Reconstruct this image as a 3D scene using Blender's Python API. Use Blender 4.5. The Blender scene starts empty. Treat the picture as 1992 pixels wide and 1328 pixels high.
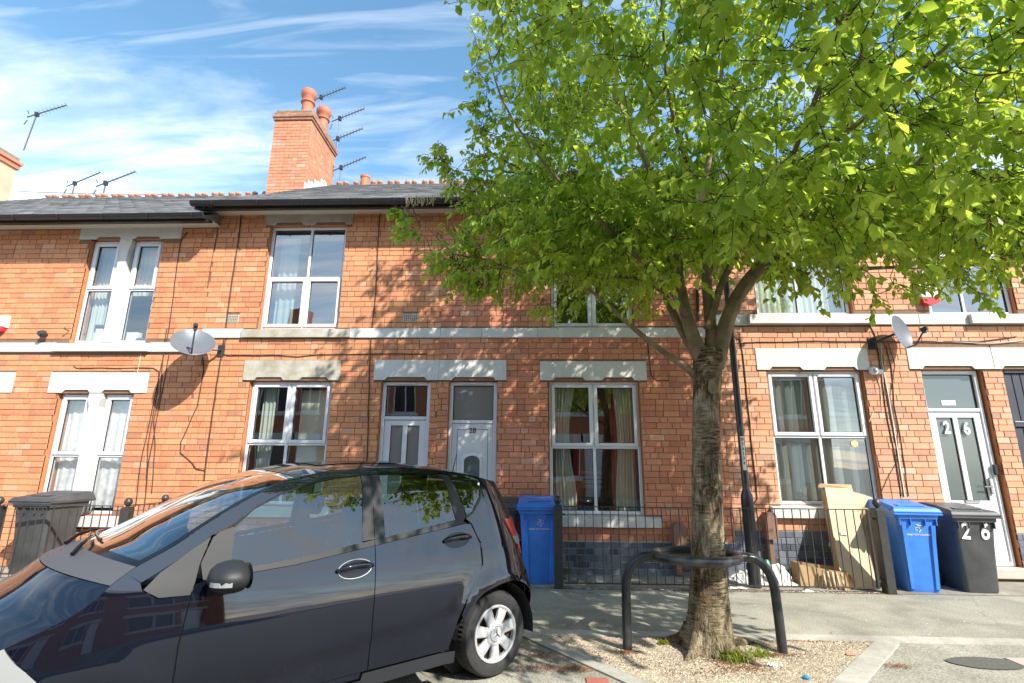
import bpy, bmesh, math, random
import numpy as np
from mathutils import Vector, Matrix
random.seed(7)
np.random.seed(7)
SC = bpy.context.scene
COL = SC.collection
R = math.radians

# ------------------------------------------------------------------ camera
CAM = np.array([0.0, -7.55, 1.45])
FPX, PITCH, YAW, ROLL = 996.0, R(13.5), R(2.2), R(-0.44)
fwd = np.array([-math.sin(YAW)*math.cos(PITCH), math.cos(YAW)*math.cos(PITCH), math.sin(PITCH)])
rgt0 = np.array([math.cos(YAW), math.sin(YAW), 0.0])
up0 = np.cross(rgt0, fwd)
rgt = rgt0*math.cos(ROLL) - up0*math.sin(ROLL)
upv = up0*math.cos(ROLL) + rgt0*math.sin(ROLL)
cd = bpy.data.cameras.new("camera")
cam = bpy.data.objects.new("camera", cd)
COL.objects.link(cam)
cam.matrix_world = Matrix(((rgt[0], upv[0], -fwd[0], CAM[0]), (rgt[1], upv[1], -fwd[1], CAM[1]),
                           (rgt[2], upv[2], -fwd[2], CAM[2]), (0, 0, 0, 1)))
cd.sensor_fit = 'HORIZONTAL'
cd.sensor_width = 36.0
cd.lens = 36.0*FPX/1992.0
cd.clip_start = 0.05
cd.clip_end = 2000
SC.camera = cam

def at(px, py, Y):
    """a point of the place: where the sight line through photo pixel px,py meets the vertical plane at depth Y"""
    d = fwd + rgt*(px-996)/FPX + upv*(664-py)/FPX
    return Vector(CAM + d*(Y-CAM[1])/d[1])
def atz(px, py, Z=0.0):
    d = fwd + rgt*(px-996)/FPX + upv*(664-py)/FPX
    return Vector(CAM + d*(Z-CAM[2])/d[2])
def proj(P):
    v = np.asarray(P, float) - CAM
    z = v @ fwd
    return 996+FPX*(v @ rgt)/z, 664-FPX*(v @ upv)/z, z

# ------------------------------------------------------------------ light
SUN = Vector((0.95, -1.0, 1.2)).normalized()
w = bpy.data.worlds.new("World")
SC.world = w
w.use_nodes = True
nt = w.node_tree
nt.nodes.clear()
def N(nt, t, **k):
    n = nt.nodes.new(t)
    for a, b in k.items():
        setattr(n, a, b)
    return n
wo = N(nt, 'ShaderNodeOutputWorld')
bg = N(nt, 'ShaderNodeBackground')
sky = N(nt, 'ShaderNodeTexSky', sky_type='NISHITA', sun_disc=False)
sky.sun_elevation = math.asin(SUN.z)
sky.sun_rotation = math.atan2(SUN.x, SUN.y)
sky.air_density = 1.0
sky.dust_density = 0.4
sky.ozone_density = 2.0
tc = N(nt, 'ShaderNodeTexCoord')
sep = N(nt, 'ShaderNodeSeparateXYZ')
nt.links.new(tc.outputs['Generated'], sep.inputs[0])
def M(nt, op, a, b=None, c=None, clamp=False):
    n = N(nt, 'ShaderNodeMath', operation=op, use_clamp=clamp)
    for i, v in enumerate((a, b, c)):
        if v is None: continue
        if isinstance(v, (int, float)): n.inputs[i].default_value = v
        else: nt.links.new(v, n.inputs[i])
    return n.outputs[0]
zz = M(nt, 'ADD', M(nt, 'MAXIMUM', sep.outputs[2], 0.0), 0.16)
cx = M(nt, 'DIVIDE', sep.outputs[0], zz)
cy = M(nt, 'DIVIDE', sep.outputs[1], zz)
cmb = N(nt, 'ShaderNodeCombineXYZ')
nt.links.new(M(nt, 'MULTIPLY', cx, 0.75), cmb.inputs[0])
nt.links.new(M(nt, 'MULTIPLY', cy, 2.3), cmb.inputs[1])
n1 = N(nt, 'ShaderNodeTexNoise'); n1.inputs['Scale'].default_value = 1.25; n1.inputs['Detail'].default_value = 9
n1.inputs['Roughness'].default_value = 0.58; n1.inputs['Distortion'].default_value = 0.55
nt.links.new(cmb.outputs[0], n1.inputs['Vector'])
# more cloud near the horizon, clearer overhead
thr = M(nt, 'MAXIMUM', M(nt, 'MULTIPLY_ADD', sep.outputs[2], 0.85, -0.005), 0.27)
cm = M(nt, 'MULTIPLY', M(nt, 'SUBTRACT', n1.outputs['Fac'], thr), 3.1, clamp=True)
cmb2 = N(nt, 'ShaderNodeCombineXYZ')
nt.links.new(M(nt, 'MULTIPLY_ADD', cx, 0.9, 3.7), cmb2.inputs[0]); nt.links.new(M(nt, 'MULTIPLY', cy, 6.5), cmb2.inputs[1])
n2_ = N(nt, 'ShaderNodeTexNoise'); n2_.inputs['Scale'].default_value = 1.9; n2_.inputs['Detail'].default_value = 8; n2_.inputs['Roughness'].default_value = 0.55; n2_.inputs['Distortion'].default_value = 0.9
nt.links.new(cmb2.outputs[0], n2_.inputs['Vector'])
wsp = M(nt, 'MULTIPLY', M(nt, 'SUBTRACT', n2_.outputs['Fac'], .52), 3.2, clamp=True)
cm = M(nt, 'MULTIPLY', M(nt, 'POWER', cm, 1.2), M(nt, 'MULTIPLY_ADD', M(nt, 'SUBTRACT', n2_.outputs['Fac'], .5), 2.2, 0.88), clamp=True)
cm = M(nt, 'MAXIMUM', cm, M(nt, 'MULTIPLY', wsp, .42))
mx = N(nt, 'ShaderNodeMix', data_type='RGBA')
nt.links.new(cm, mx.inputs[0])
hsv = N(nt, 'ShaderNodeHueSaturation'); hsv.inputs['Saturation'].default_value = 1.08; hsv.inputs['Hue'].default_value = .485; hsv.inputs['Value'].default_value = .84
nt.links.new(sky.outputs[0], hsv.inputs['Color'])
nt.links.new(hsv.outputs[0], mx.inputs[6])
mx.inputs[7].default_value = (4.2, 4.45, 4.9, 1)
nt.links.new(mx.outputs[2], bg.inputs[0])
bg.inputs[1].default_value = 0.15
nt.links.new(bg.outputs[0], wo.inputs[0])

sd = bpy.data.lights.new("sun", 'SUN')
sd.energy = 3.2
sd.angle = R(0.53)
sd.color = (1.0, 0.94, 0.84)
so = bpy.data.objects.new("sun", sd)
so.rotation_euler = (-SUN).to_track_quat('-Z', 'Y').to_euler()
so.location = (6, -9, 14)
COL.objects.link(so)
SC.view_settings.view_transform = 'Standard'
SC.view_settings.look = 'None'
SC.view_settings.gamma = 1.0
SC.view_settings.use_curve_mapping = False
SC.view_settings.exposure = 1.34

# ------------------------------------------------------------------ materials
def mat(name, col=(.5, .5, .5), rough=.6, metal=0, spec=.5, coat=0, noise=None, big=None, crack=None, bump=None, rnd=None, emis=None, col2=None, ns=(1, 1, 1)):
    """col -> col2 mixed by noise (scale, contrast); bump = (scale, strength, distance); rnd = brightness spread per object/piece"""
    m = bpy.data.materials.new(name)
    m.use_nodes = True
    t = m.node_tree
    p = t.nodes['Principled BSDF']
    p.inputs['Base Color'].default_value = (*col, 1)
    p.inputs['Roughness'].default_value = rough
    p.inputs['Metallic'].default_value = metal
    p.inputs['Specular IOR Level'].default_value = spec
    p.inputs['Coat Weight'].default_value = coat
    p.inputs['Coat Roughness'].default_value = 0.03
    tcn = N(t, 'ShaderNodeTexCoord')
    mp = N(t, 'ShaderNodeMapping'); mp.inputs['Scale'].default_value = ns
    t.links.new(tcn.outputs['Object'], mp.inputs[0])
    out = None
    if noise:
        nn = N(t, 'ShaderNodeTexNoise'); nn.inputs['Scale'].default_value = noise[0]; nn.inputs['Detail'].default_value = 6
        nn.inputs['Roughness'].default_value = .65
        t.links.new(mp.outputs[0], nn.inputs['Vector'])
        rp = N(t, 'ShaderNodeValToRGB')
        rp.color_ramp.elements[0].position = .5-noise[1]; rp.color_ramp.elements[1].position = .5+noise[1]
        rp.color_ramp.elements[0].color = (*col, 1)
        rp.color_ramp.elements[1].color = (*(col2 or col), 1)
        t.links.new(nn.outputs['Fac'], rp.inputs[0])
        out = rp.outputs[0]
    if rnd:
        oi = N(t, 'ShaderNodeObjectInfo'); ge = N(t, 'ShaderNodeNewGeometry')
        f = M(t, 'FRACT', M(t, 'ADD', oi.outputs['Random'], ge.outputs['Random Per Island']))
        v = M(t, 'MULTIPLY_ADD', f, 2*rnd, 1-rnd)
        h = N(t, 'ShaderNodeHueSaturation')
        t.links.new(v, h.inputs['Value'])
        if out: t.links.new(out, h.inputs['Color'])
        else: h.inputs['Color'].default_value = (*col, 1)
        out = h.outputs[0]
    if big:
        nn = N(t, 'ShaderNodeTexNoise'); nn.inputs['Scale'].default_value = big[0]; nn.inputs['Detail'].default_value = 7; nn.inputs['Roughness'].default_value = .6; nn.inputs['Distortion'].default_value = .6
        t.links.new(mp.outputs[0], nn.inputs['Vector'])
        h = N(t, 'ShaderNodeHueSaturation'); t.links.new(M(t, 'MULTIPLY_ADD', M(t, 'SUBTRACT', nn.outputs['Fac'], .5), big[1]*2, 1.0), h.inputs['Value'])
        if out: t.links.new(out, h.inputs['Color'])
        else: h.inputs['Color'].default_value = (*col, 1)
        out = h.outputs[0]
    if out: t.links.new(out, p.inputs['Base Color'])
    if crack:
        nd = N(t, 'ShaderNodeTexNoise'); nd.inputs['Scale'].default_value = 2.5; nd.inputs['Detail'].default_value = 5; t.links.new(mp.outputs[0], nd.inputs['Vector'])
        va = N(t, 'ShaderNodeVectorMath', operation='MULTIPLY_ADD'); t.links.new(nd.outputs['Color'], va.inputs[0]); va.inputs[1].default_value = (.55, .55, 0); t.links.new(mp.outputs[0], va.inputs[2])
        vo = N(t, 'ShaderNodeTexVoronoi', feature='DISTANCE_TO_EDGE'); vo.inputs['Scale'].default_value = crack; t.links.new(va.outputs[0], vo.inputs['Vector'])
        k_ = M(t, 'SUBTRACT', 1.0, M(t, 'MULTIPLY', vo.outputs['Distance'], 110), clamp=True)
        gate = M(t, 'MULTIPLY', M(t, 'SUBTRACT', nd.outputs['Fac'], .5), 8, clamp=True)
        mc = N(t, 'ShaderNodeMix', data_type='RGBA'); t.links.new(M(t, 'MULTIPLY', M(t, 'MULTIPLY', k_, gate), .75), mc.inputs[0]); t.links.new(out, mc.inputs[6]); mc.inputs[7].default_value = (.05, .045, .035, 1)
        t.links.new(mc.outputs[2], p.inputs['Base Color'])
    if bump:
        nb = N(t, 'ShaderNodeTexNoise'); nb.inputs['Scale'].default_value = bump[0]; nb.inputs['Detail'].default_value = 5
        t.links.new(mp.outputs[0], nb.inputs['Vector'])
        b = N(t, 'ShaderNodeBump'); b.inputs['Strength'].default_value = bump[1]; b.inputs['Distance'].default_value = bump[2]
        t.links.new(nb.outputs['Fac'], b.inputs['Height'])
        t.links.new(b.outputs[0], p.inputs['Normal'])
    if emis:
        p.inputs['Emission Color'].default_value = (*emis[0], 1); p.inputs['Emission Strength'].default_value = emis[1]
    return m

def brick_mat(name, stops, dirt=.25):
    m = bpy.data.materials.new(name); m.use_nodes = True
    t = m.node_tree; p = t.nodes['Principled BSDF']
    p.inputs['Roughness'].default_value = .85
    p.inputs['Specular IOR Level'].default_value = .25
    oi = N(t, 'ShaderNodeObjectInfo'); ge = N(t, 'ShaderNodeNewGeometry')
    f = M(t, 'FRACT', M(t, 'ADD', oi.outputs['Random'], ge.outputs['Random Per Island']))
    rp = N(t, 'ShaderNodeValToRGB')
    e = rp.color_ramp.elements
    rp.color_ramp.interpolation = 'LINEAR'
    e[0].position = 0; e[0].color = (*stops[0][1], 1)
    e[1].position = 1; e[1].color = (*stops[-1][1], 1)
    for q, c in stops[1:-1]:
        k = e.new(q); k.color = (*c, 1)
    t.links.new(f, rp.inputs[0])
    # large soft weathering and fine grain, world position
    n1 = N(t, 'ShaderNodeTexNoise'); n1.inputs['Scale'].default_value = 1.3; n1.inputs['Detail'].default_value = 4
    n2 = N(t, 'ShaderNodeTexNoise'); n2.inputs['Scale'].default_value = 38; n2.inputs['Detail'].default_value = 5
    n2.inputs['Roughness'].default_value = .7
    t.links.new(ge.outputs['Position'], n1.inputs['Vector']); t.links.new(ge.outputs['Position'], n2.inputs['Vector'])
    v = M(t, 'ADD', M(t, 'MULTIPLY_ADD', n1.outputs['Fac'], .36, .84), M(t, 'MULTIPLY_ADD', n2.outputs['Fac'], 2*dirt, -dirt))
    h = N(t, 'ShaderNodeHueSaturation'); t.links.new(v, h.inputs['Value']); t.links.new(rp.outputs[0], h.inputs['Color'])
    mp5 = N(t, 'ShaderNodeMapping'); mp5.inputs['Scale'].default_value = (2.6, 1, .35); t.links.new(ge.outputs['Position'], mp5.inputs[0])
    n5 = N(t, 'ShaderNodeTexNoise'); n5.inputs['Scale'].default_value = 1.6; n5.inputs['Detail'].default_value = 6; n5.inputs['Roughness'].default_value = .6; t.links.new(mp5.outputs[0], n5.inputs['Vector'])
    soot = M(t, 'MULTIPLY', M(t, 'SUBTRACT', n5.outputs['Fac'], .55), 3.0, clamp=True)
    mx5 = N(t, 'ShaderNodeMix', data_type='RGBA', blend_type='MULTIPLY'); t.links.new(soot, mx5.inputs[0]); t.links.new(h.outputs[0], mx5.inputs[6]); mx5.inputs[7].default_value = (.66, .60, .58, 1)
    # pale lime bloom
    n3 = N(t, 'ShaderNodeTexNoise'); n3.inputs['Scale'].default_value = 9; n3.inputs['Detail'].default_value = 7; n3.inputs['Roughness'].default_value = .7
    t.links.new(ge.outputs['Position'], n3.inputs['Vector'])
    bl = M(t, 'MULTIPLY', M(t, 'SUBTRACT', n3.outputs['Fac'], .58), 2.2, clamp=True)
    mx = N(t, 'ShaderNodeMix', data_type='RGBA'); t.links.new(bl, mx.inputs[0]); t.links.new(mx5.outputs[2], mx.inputs[6])
    mx.inputs[7].default_value = (.55, .40, .32, 1)
    t.links.new(mx.outputs[2], p.inputs['Base Color'])
    b = N(t, 'ShaderNodeBump'); b.inputs['Strength'].default_value = .5; b.inputs['Distance'].default_value = .004
    t.links.new(n2.outputs['Fac'], b.inputs['Height']); t.links.new(b.outputs[0], p.inputs['Normal'])
    return m

def glass_mat(name, tint=(.8, .85, .85), boost=1.6, base=.03, rough=0.0, body=None):
    m = bpy.data.materials.new(name); m.use_nodes = True
    t = m.node_tree; t.nodes.clear()
    o = N(t, 'ShaderNodeOutputMaterial'); mx = N(t, 'ShaderNodeMixShader')
    if body:
        tr = N(t, 'ShaderNodeBsdfDiffuse'); tr.inputs['Color'].default_value = (*body, 1)
    else:
        tr = N(t, 'ShaderNodeBsdfTransparent'); tr.inputs['Color'].default_value = (*tint, 1)
    gl = N(t, 'ShaderNodeBsdfGlossy'); gl.inputs['Roughness'].default_value = rough; gl.inputs['Color'].default_value = (.95, .98, 1, 1)
    ge = N(t, 'ShaderNodeNewGeometry')
    dt = N(t, 'ShaderNodeVectorMath', operation='DOT_PRODUCT'); t.links.new(ge.outputs['Normal'], dt.inputs[0]); t.links.new(ge.outputs['Incoming'], dt.inputs[1])
    c1 = M(t, 'SUBTRACT', 1.0, M(t, 'ABSOLUTE', dt.outputs['Value']), clamp=True)
    frv = M(t, 'MULTIPLY_ADD', M(t, 'POWER', c1, 5.0), .957, .043)
    nb = N(t, 'ShaderNodeTexNoise'); nb.inputs['Scale'].default_value = .9; nb.inputs['Detail'].default_value = 1
    t.links.new(ge.outputs['Position'], nb.inputs['Vector'])
    b = N(t, 'ShaderNodeBump'); b.inputs['Strength'].default_value = .25; b.inputs['Distance'].default_value = .02
    t.links.new(nb.outputs['Fac'], b.inputs['Height'])
    t.links.new(b.outputs[0], gl.inputs['Normal'])
    f = M(t, 'MULTIPLY_ADD', frv, boost, base, clamp=True)
    t.links.new(f, mx.inputs[0]); t.links.new(tr.outputs[0], mx.inputs[1]); t.links.new(gl.outputs[0], mx.inputs[2])
    t.links.new(mx.outputs[0], o.inputs[0])
    return m

def leaf_mat(name, c1, c2):
    m = bpy.data.materials.new(name); m.use_nodes = True
    t = m.node_tree; p = t.nodes['Principled BSDF']; o = t.nodes['Material Output']
    oi = N(t, 'ShaderNodeObjectInfo'); ge = N(t, 'ShaderNodeNewGeometry')
    f = M(t, 'FRACT', M(t, 'ADD', oi.outputs['Random'], ge.outputs['Random Per Island']))
    nz = N(t, 'ShaderNodeTexNoise'); nz.inputs['Scale'].default_value = 1.1
    t.links.new(ge.outputs['Position'], nz.inputs['Vector'])
    f = M(t, 'MULTIPLY_ADD', f, .55, M(t, 'MULTIPLY_ADD', nz.outputs['Fac'], 1.5, -.5), clamp=True)
    mx = N(t, 'ShaderNodeMix', data_type='RGBA'); t.links.new(f, mx.inputs[0])
    mx.inputs[6].default_value = (*c1, 1); mx.inputs[7].default_value = (*c2, 1)
    t.links.new(mx.outputs[2], p.inputs['Base Color'])
    p.inputs['Roughness'].default_value = .42; p.inputs['Specular IOR Level'].default_value = .45
    tl = N(t, 'ShaderNodeBsdfTranslucent')
    h = N(t, 'ShaderNodeHueSaturation'); h.inputs['Value'].default_value = 3.0; h.inputs['Hue'].default_value = .472
    t.links.new(mx.outputs[2], h.inputs['Color']); t.links.new(h.outputs[0], tl.inputs[0])
    ms = N(t, 'ShaderNodeMixShader'); ms.inputs[0].default_value = .52
    t.links.new(p.outputs[0], ms.inputs[1]); t.links.new(tl.outputs[0], ms.inputs[2]); t.links.new(ms.outputs[0], o.inputs[0])
    return m

MT = {}
MT['brick_a'] = brick_mat('orange brick', [(0, (.44, .21, .135)), (.06, (.54, .22, .115)), (.3, (.60, .265, .13)), (.6, (.64, .305, .155)), (.9, (.57, .245, .125)), (1, (.65, .37, .23))])
MT['brick_b'] = brick_mat('red orange brick', [(0, (.40, .20, .145)), (.05, (.51, .20, .12)), (.3, (.59, .24, .14)), (.6, (.63, .28, .165)), (.9, (.55, .22, .135)), (1, (.63, .36, .25))])
MT['brick_c'] = brick_mat('salmon brick', [(0, (.42, .25, .19)), (.08, (.54, .27, .17)), (.35, (.62, .31, .185)), (.65, (.65, .36, .23)), (.9, (.58, .29, .185)), (1, (.65, .43, .31))])
MT['blue_brick'] = brick_mat('blue engineering brick', [(0, (.07, .08, .11)), (.5, (.13, .15, .19)), (1, (.20, .22, .26))], .15)
MT['mortar'] = mat('old mortar', (.17, .095, .06), .95, noise=(14, .3), col2=(.27, .17, .11), bump=(60, .4, .004))
MT['mortar_pale'] = mat('pale mortar', (.42, .38, .30), .95, noise=(14, .3), col2=(.5, .46, .38))
MT['stone'] = mat('painted stone', (.60, .595, .56), .65, big=(1.5, .32), noise=(5, .35), col2=(.64, .635, .61), bump=(14, .35, .006), ns=(2, 2, .9))
MT['stone_stained'] = mat('stained painted stone', (.30, .255, .15), .7, big=(2.2, .4), noise=(4, .22), col2=(.57, .56, .52), bump=(25, .2, .004))
MT['upvc'] = mat('white plastic frame', (.68, .70, .73), .28, big=(2, .12), noise=(3, .4), col2=(.73, .74, .77))
MT['upvc_grey'] = mat('grey white door', (.44, .46, .49), .35)
MT['rubber'] = mat('black gasket', (.02, .02, .02), .7)
MT['glass'] = glass_mat('window glass', (.88, .92, .91), 2.2, .11)
MT['glass_up'] = glass_mat('upper window glass', (.75, .82, .84), 3.0, .16)
MT['glass_frost'] = glass_mat('patterned glass', body=(.20, .19, .18), boost=1.2, base=.03, rough=.25)
MT['glass_door'] = glass_mat('obscure glass', body=(.10, .125, .12), boost=1.6, base=.04, rough=.12)
MT['room'] = mat('room wall', (.36, .35, .33), .9)
MT['room_floor'] = mat('room floor', (.08, .05, .035), .8)
MT['curtain'] = mat('cream curtain', (.55, .52, .42), .9, noise=(6, .3), col2=(.64, .61, .5))
MT['curtain_red'] = mat('red curtain', (.38, .03, .04), .85)
MT['curtain_green'] = mat('grey green curtain', (.48, .52, .47), .9)
MT['blind'] = mat('vertical blind fabric', (.50, .55, .54), .8, rnd=.12)
MT['net'] = mat('net curtain', (.62, .60, .63), .9, noise=(12, .12), col2=(.86, .86, .88))
MT['black_plastic'] = mat('black gutter plastic', (.022, .023, .028), .32, noise=(9, .3), col2=(.035, .036, .042))
MT['soffit'] = mat('cream soffit board', (.62, .59, .50), .6)
MT['slate'] = mat('roof slate', (.18, .18, .185), .8, big=(1.2, .5), noise=(7, .3), col2=(.26, .255, .25), rnd=.25, bump=(30, .4, .01))
MT['ridge'] = mat('terracotta ridge', (.36, .15, .085), .8, noise=(9, .3), col2=(.46, .27, .18))
MT['terracotta'] = mat('terracotta pot', (.38, .12, .065), .7, big=(4, .5), noise=(6, .3), col2=(.50, .19, .11))
MT['lead'] = mat('lead flashing', (.50, .52, .54), .5, noise=(8, .3), col2=(.66, .68, .70))
MT['render'] = mat('cream render', (.50, .38, .23), .85, noise=(3, .3), col2=(.56, .49, .35))
MT['iron'] = mat('black painted iron', (.025, .025, .027), .38, noise=(25, .25), col2=(.06, .058, .055), bump=(40, .2, .002))
MT['iron_worn'] = mat('worn black steel', (.018, .019, .022), .3, noise=(7, .25), col2=(.055, .057, .060), bump=(18, .25, .003))
MT['cable'] = mat('dark cable', (.05, .03, .022), .7)
MT['cable_white'] = mat('white cable', (.62, .58, .50), .6)
MT['dish'] = mat('grey dish', (.11, .125, .15), .4, noise=(4, .3), col2=(.16, .175, .205))
MT['dark_metal'] = mat('dark bracket', (.05, .055, .07), .4, .3)
MT['alu'] = mat('aluminium', (.10, .11, .15), .5, .3)
MT['alarm_white'] = mat('alarm box white', (.80, .80, .76), .4)
MT['alarm_red'] = mat('alarm box red', (.62, .03, .05), .4)
MT['brown_box'] = mat('brown meter box', (.20, .105, .075), .6, noise=(6, .3), col2=(.26, .15, .11))
MT['tarmac'] = mat('pavement tarmac', crack=.55, col=(.16, .152, .118), rough=.92, big=(1.6, .75), noise=(85, .16), col2=(.43, .415, .34), bump=(90, .6, .006))
MT['road'] = mat('road asphalt', (.07, .07, .072), .9, noise=(70, .2), col2=(.17, .165, .155), bump=(80, .6, .006))
MT['bay'] = mat('bay tarmac', (.15, .145, .115), .92, big=(1.6, .75), noise=(75, .17), col2=(.44, .42, .35), bump=(80, .6, .006))
MT['concrete'] = mat('concrete edging', (.33, .315, .27), .9, big=(1.6, .75), noise=(22, .3), col2=(.48, .46, .40), bump=(40, .3, .004))
MT['yard'] = mat('yard concrete', (.20, .18, .15), .95, big=(1.6, .75), noise=(12, .25), col2=(.34, .31, .26), bump=(30, .5, .008))
MT['pit'] = mat('sandy gravel bed', (.24, .19, .12), .95, big=(1.6, .75), noise=(45, .2), col2=(.50, .43, .31), bump=(60, .9, .012))
MT['pebble'] = mat('pale pebble', (.44, .38, .29), .85, rnd=.55)
MT['debris'] = mat('fallen blossom husk', (.19, .075, .03), .9, rnd=.5)
MT['red_block'] = mat('red paving block', (.33, .10, .075), .85, noise=(30, .3), col2=(.42, .16, .12))
MT['pink_block'] = mat('pink paving', (.52, .36, .32), .85, noise=(30, .3), col2=(.60, .44, .39))
MT['bark'] = mat('tree bark', (.075, .055, .035), .85, noise=(9, .22), col2=(.30, .24, .155), bump=(14, 1.0, .022), ns=(.8, .8, 3.2))
def bark_mat():
    m = bpy.data.materials.new('tree bark'); m.use_nodes = True
    t = m.node_tree; p = t.nodes['Principled BSDF']; p.inputs['Roughness'].default_value = .9; p.inputs['Specular IOR Level'].default_value = .2
    ge = N(t, 'ShaderNodeNewGeometry')
    def nz(sc, det, rough=.6, s=1, dist=0):
        mp = N(t, 'ShaderNodeMapping'); mp.inputs['Scale'].default_value = sc; t.links.new(ge.outputs['Position'], mp.inputs[0])
        n = N(t, 'ShaderNodeTexNoise'); n.inputs['Scale'].default_value = s; n.inputs['Detail'].default_value = det; n.inputs['Roughness'].default_value = rough; n.inputs['Distortion'].default_value = dist
        t.links.new(mp.outputs[0], n.inputs['Vector']); return n.outputs['Fac']
    patch_ = nz((6, 6, 4), 5, .6, 1, .8); lent = nz((9, 9, 75), 4, .65, 1, .4); fis = nz((55, 55, 7), 5, .7, 1, .9); fine = nz((90, 90, 90), 4, .7)
    sel = M(t, 'MULTIPLY', M(t, 'SUBTRACT', nz((3, 3, 2.2), 3), .46), 7, clamp=True)
    mixf = M(t, 'ADD', M(t, 'MULTIPLY', lent, sel), M(t, 'MULTIPLY', fis, M(t, 'SUBTRACT', 1.0, sel)))
    h = M(t, 'ADD', M(t, 'MULTIPLY', mixf, .75), M(t, 'MULTIPLY', fine, .25))
    f = M(t, 'MULTIPLY_ADD', M(t, 'SUBTRACT', h, .5), 3.4, M(t, 'MULTIPLY_ADD', M(t, 'SUBTRACT', patch_, .5), 1.9, .42), clamp=True)
    rp = N(t, 'ShaderNodeValToRGB'); e = rp.color_ramp.elements
    e[0].position = 0; e[0].color = (.040, .028, .018, 1); e[1].position = 1; e[1].color = (.50, .44, .33, 1)
    for q, c_ in ((.3, (.13, .10, .06)), (.55, (.25, .20, .125)), (.78, (.35, .295, .205))): k = e.new(q); k.color = (*c_, 1)
    t.links.new(f, rp.inputs[0])
    rust = M(t, 'MULTIPLY', M(t, 'SUBTRACT', nz((7, 7, 5), 4, .6, 1, .6), .60), 6, clamp=True)
    mx = N(t, 'ShaderNodeMix', data_type='RGBA'); t.links.new(M(t, 'MULTIPLY', rust, .6), mx.inputs[0]); t.links.new(rp.outputs[0], mx.inputs[6]); mx.inputs[7].default_value = (.26, .12, .05, 1)
    t.links.new(mx.outputs[2], p.inputs['Base Color'])
    b = N(t, 'ShaderNodeBump'); b.inputs['Strength'].default_value = 1; b.inputs['Distance'].default_value = .03
    t.links.new(h, b.inputs['Height']); t.links.new(b.outputs[0], p.inputs['Normal'])
    return m
MT['bark'] = bark_mat()
MT['bark_limb'] = mat('limb bark', (.13, .10, .06), .85, noise=(8, .25), col2=(.38, .28, .17), bump=(16, .9, .012))
MT['bark_rust'] = mat('rusty bark wound', (.36, .14, .05), .85, noise=(18, .3), col2=(.12, .07, .04), bump=(30, .9, .01))
MT['twig'] = mat('twig', (.08, .05, .03), .8)
MT['leaf'] = leaf_mat('leaf', (.105, .20, .022), (.25, .35, .045))
MT['leaf_dry'] = mat('dry catkin', (.45, .36, .20), .8)
MT['grass'] = leaf_mat('weed leaf', (.09, .16, .02), (.22, .26, .05))
MT['bin_blue'] = mat('blue bin plastic', (.045, .18, .66), .38, big=(2.5, .45), noise=(3, .3), col2=(.06, .26, .78))
MT['bin_black'] = mat('black bin plastic', (.045, .048, .052), .5, big=(3, .6), noise=(5, .3), col2=(.085, .088, .092), bump=(30, .2, .002))
MT['card'] = mat('cardboard', (.44, .29, .15), .85, big=(4, .4), noise=(3, .3), col2=(.52, .36, .20))
MT['card_light'] = mat('cardboard face', (.56, .43, .28), .85, big=(4, .35), noise=(3, .3), col2=(.62, .50, .34))
MT['paper'] = mat('paper litter', (.72, .70, .66), .8, rnd=.2)
MT['green_plastic'] = mat('green plastic', (.02, .36, .20), .4)
MT['blue_plastic'] = mat('blue cap', (.03, .25, .55), .4)
MT['white_paint'] = mat('white lettering', (.80, .80, .80), .5)
MT['grey_paint'] = mat('grey number', (.07, .07, .08), .5)
MT['gate'] = mat('dark boarded gate', (.035, .038, .052), .5, noise=(5, .3), col2=(.06, .062, .078))
MT['step'] = mat('door step', (.50, .40, .33), .8, noise=(10, .3), col2=(.58, .49, .42))
MT['vent'] = mat('vent grille', (.55, .36, .26), .8)
MT['yellow'] = mat('yellow sticker', (.72, .52, .06), .5)
# car
def paint_mat():
    m = mat('black metallic paint', (.004, .0055, .012), .5, 0, .0, 1.0); t = m.node_tree; p = t.nodes['Principled BSDF']
    p.inputs['Coat IOR'].default_value = 1.78; p.inputs['Coat Roughness'].default_value = .02
    tcn = N(t, 'ShaderNodeTexCoord')
    n1 = N(t, 'ShaderNodeTexNoise'); n1.inputs['Scale'].default_value = 3.2; n1.inputs['Detail'].default_value = 5; t.links.new(tcn.outputs['Object'], n1.inputs['Vector'])
    n2 = N(t, 'ShaderNodeTexNoise'); n2.inputs['Scale'].default_value = 160; n2.inputs['Detail'].default_value = 3; t.links.new(tcn.outputs['Object'], n2.inputs['Vector'])
    f = M(t, 'MULTIPLY', M(t, 'MULTIPLY', M(t, 'SUBTRACT', n1.outputs['Fac'], .42), 4, clamp=True), M(t, 'MULTIPLY_ADD', M(t, 'SUBTRACT', n2.outputs['Fac'], .5), 3.0, .35), clamp=True)
    mx = N(t, 'ShaderNodeMix', data_type='RGBA'); t.links.new(M(t, 'MULTIPLY', f, .2), mx.inputs[0]); mx.inputs[6].default_value = (.004, .0055, .012, 1); mx.inputs[7].default_value = (.022, .023, .025, 1)
    t.links.new(mx.outputs[2], p.inputs['Base Color'])
    b = N(t, 'ShaderNodeBump'); b.inputs['Strength'].default_value = .3; b.inputs['Distance'].default_value = .003
    n3 = N(t, 'ShaderNodeTexNoise'); n3.inputs['Scale'].default_value = 3.0; n3.inputs['Detail'].default_value = 2; t.links.new(tcn.outputs['Object'], n3.inputs['Vector'])
    t.links.new(n3.outputs['Fac'], b.inputs['Height']); t.links.new(b.outputs[0], p.inputs['Coat Normal'])
    return m
MT['paint'] = paint_mat()
MT['trim'] = mat('grey textured trim', (.020, .0215, .025), .55, bump=(300, .2, .001))
MT['cowl'] = mat('grey cowl plastic', (.075, .077, .085), .6, bump=(300, .2, .001))
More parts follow.
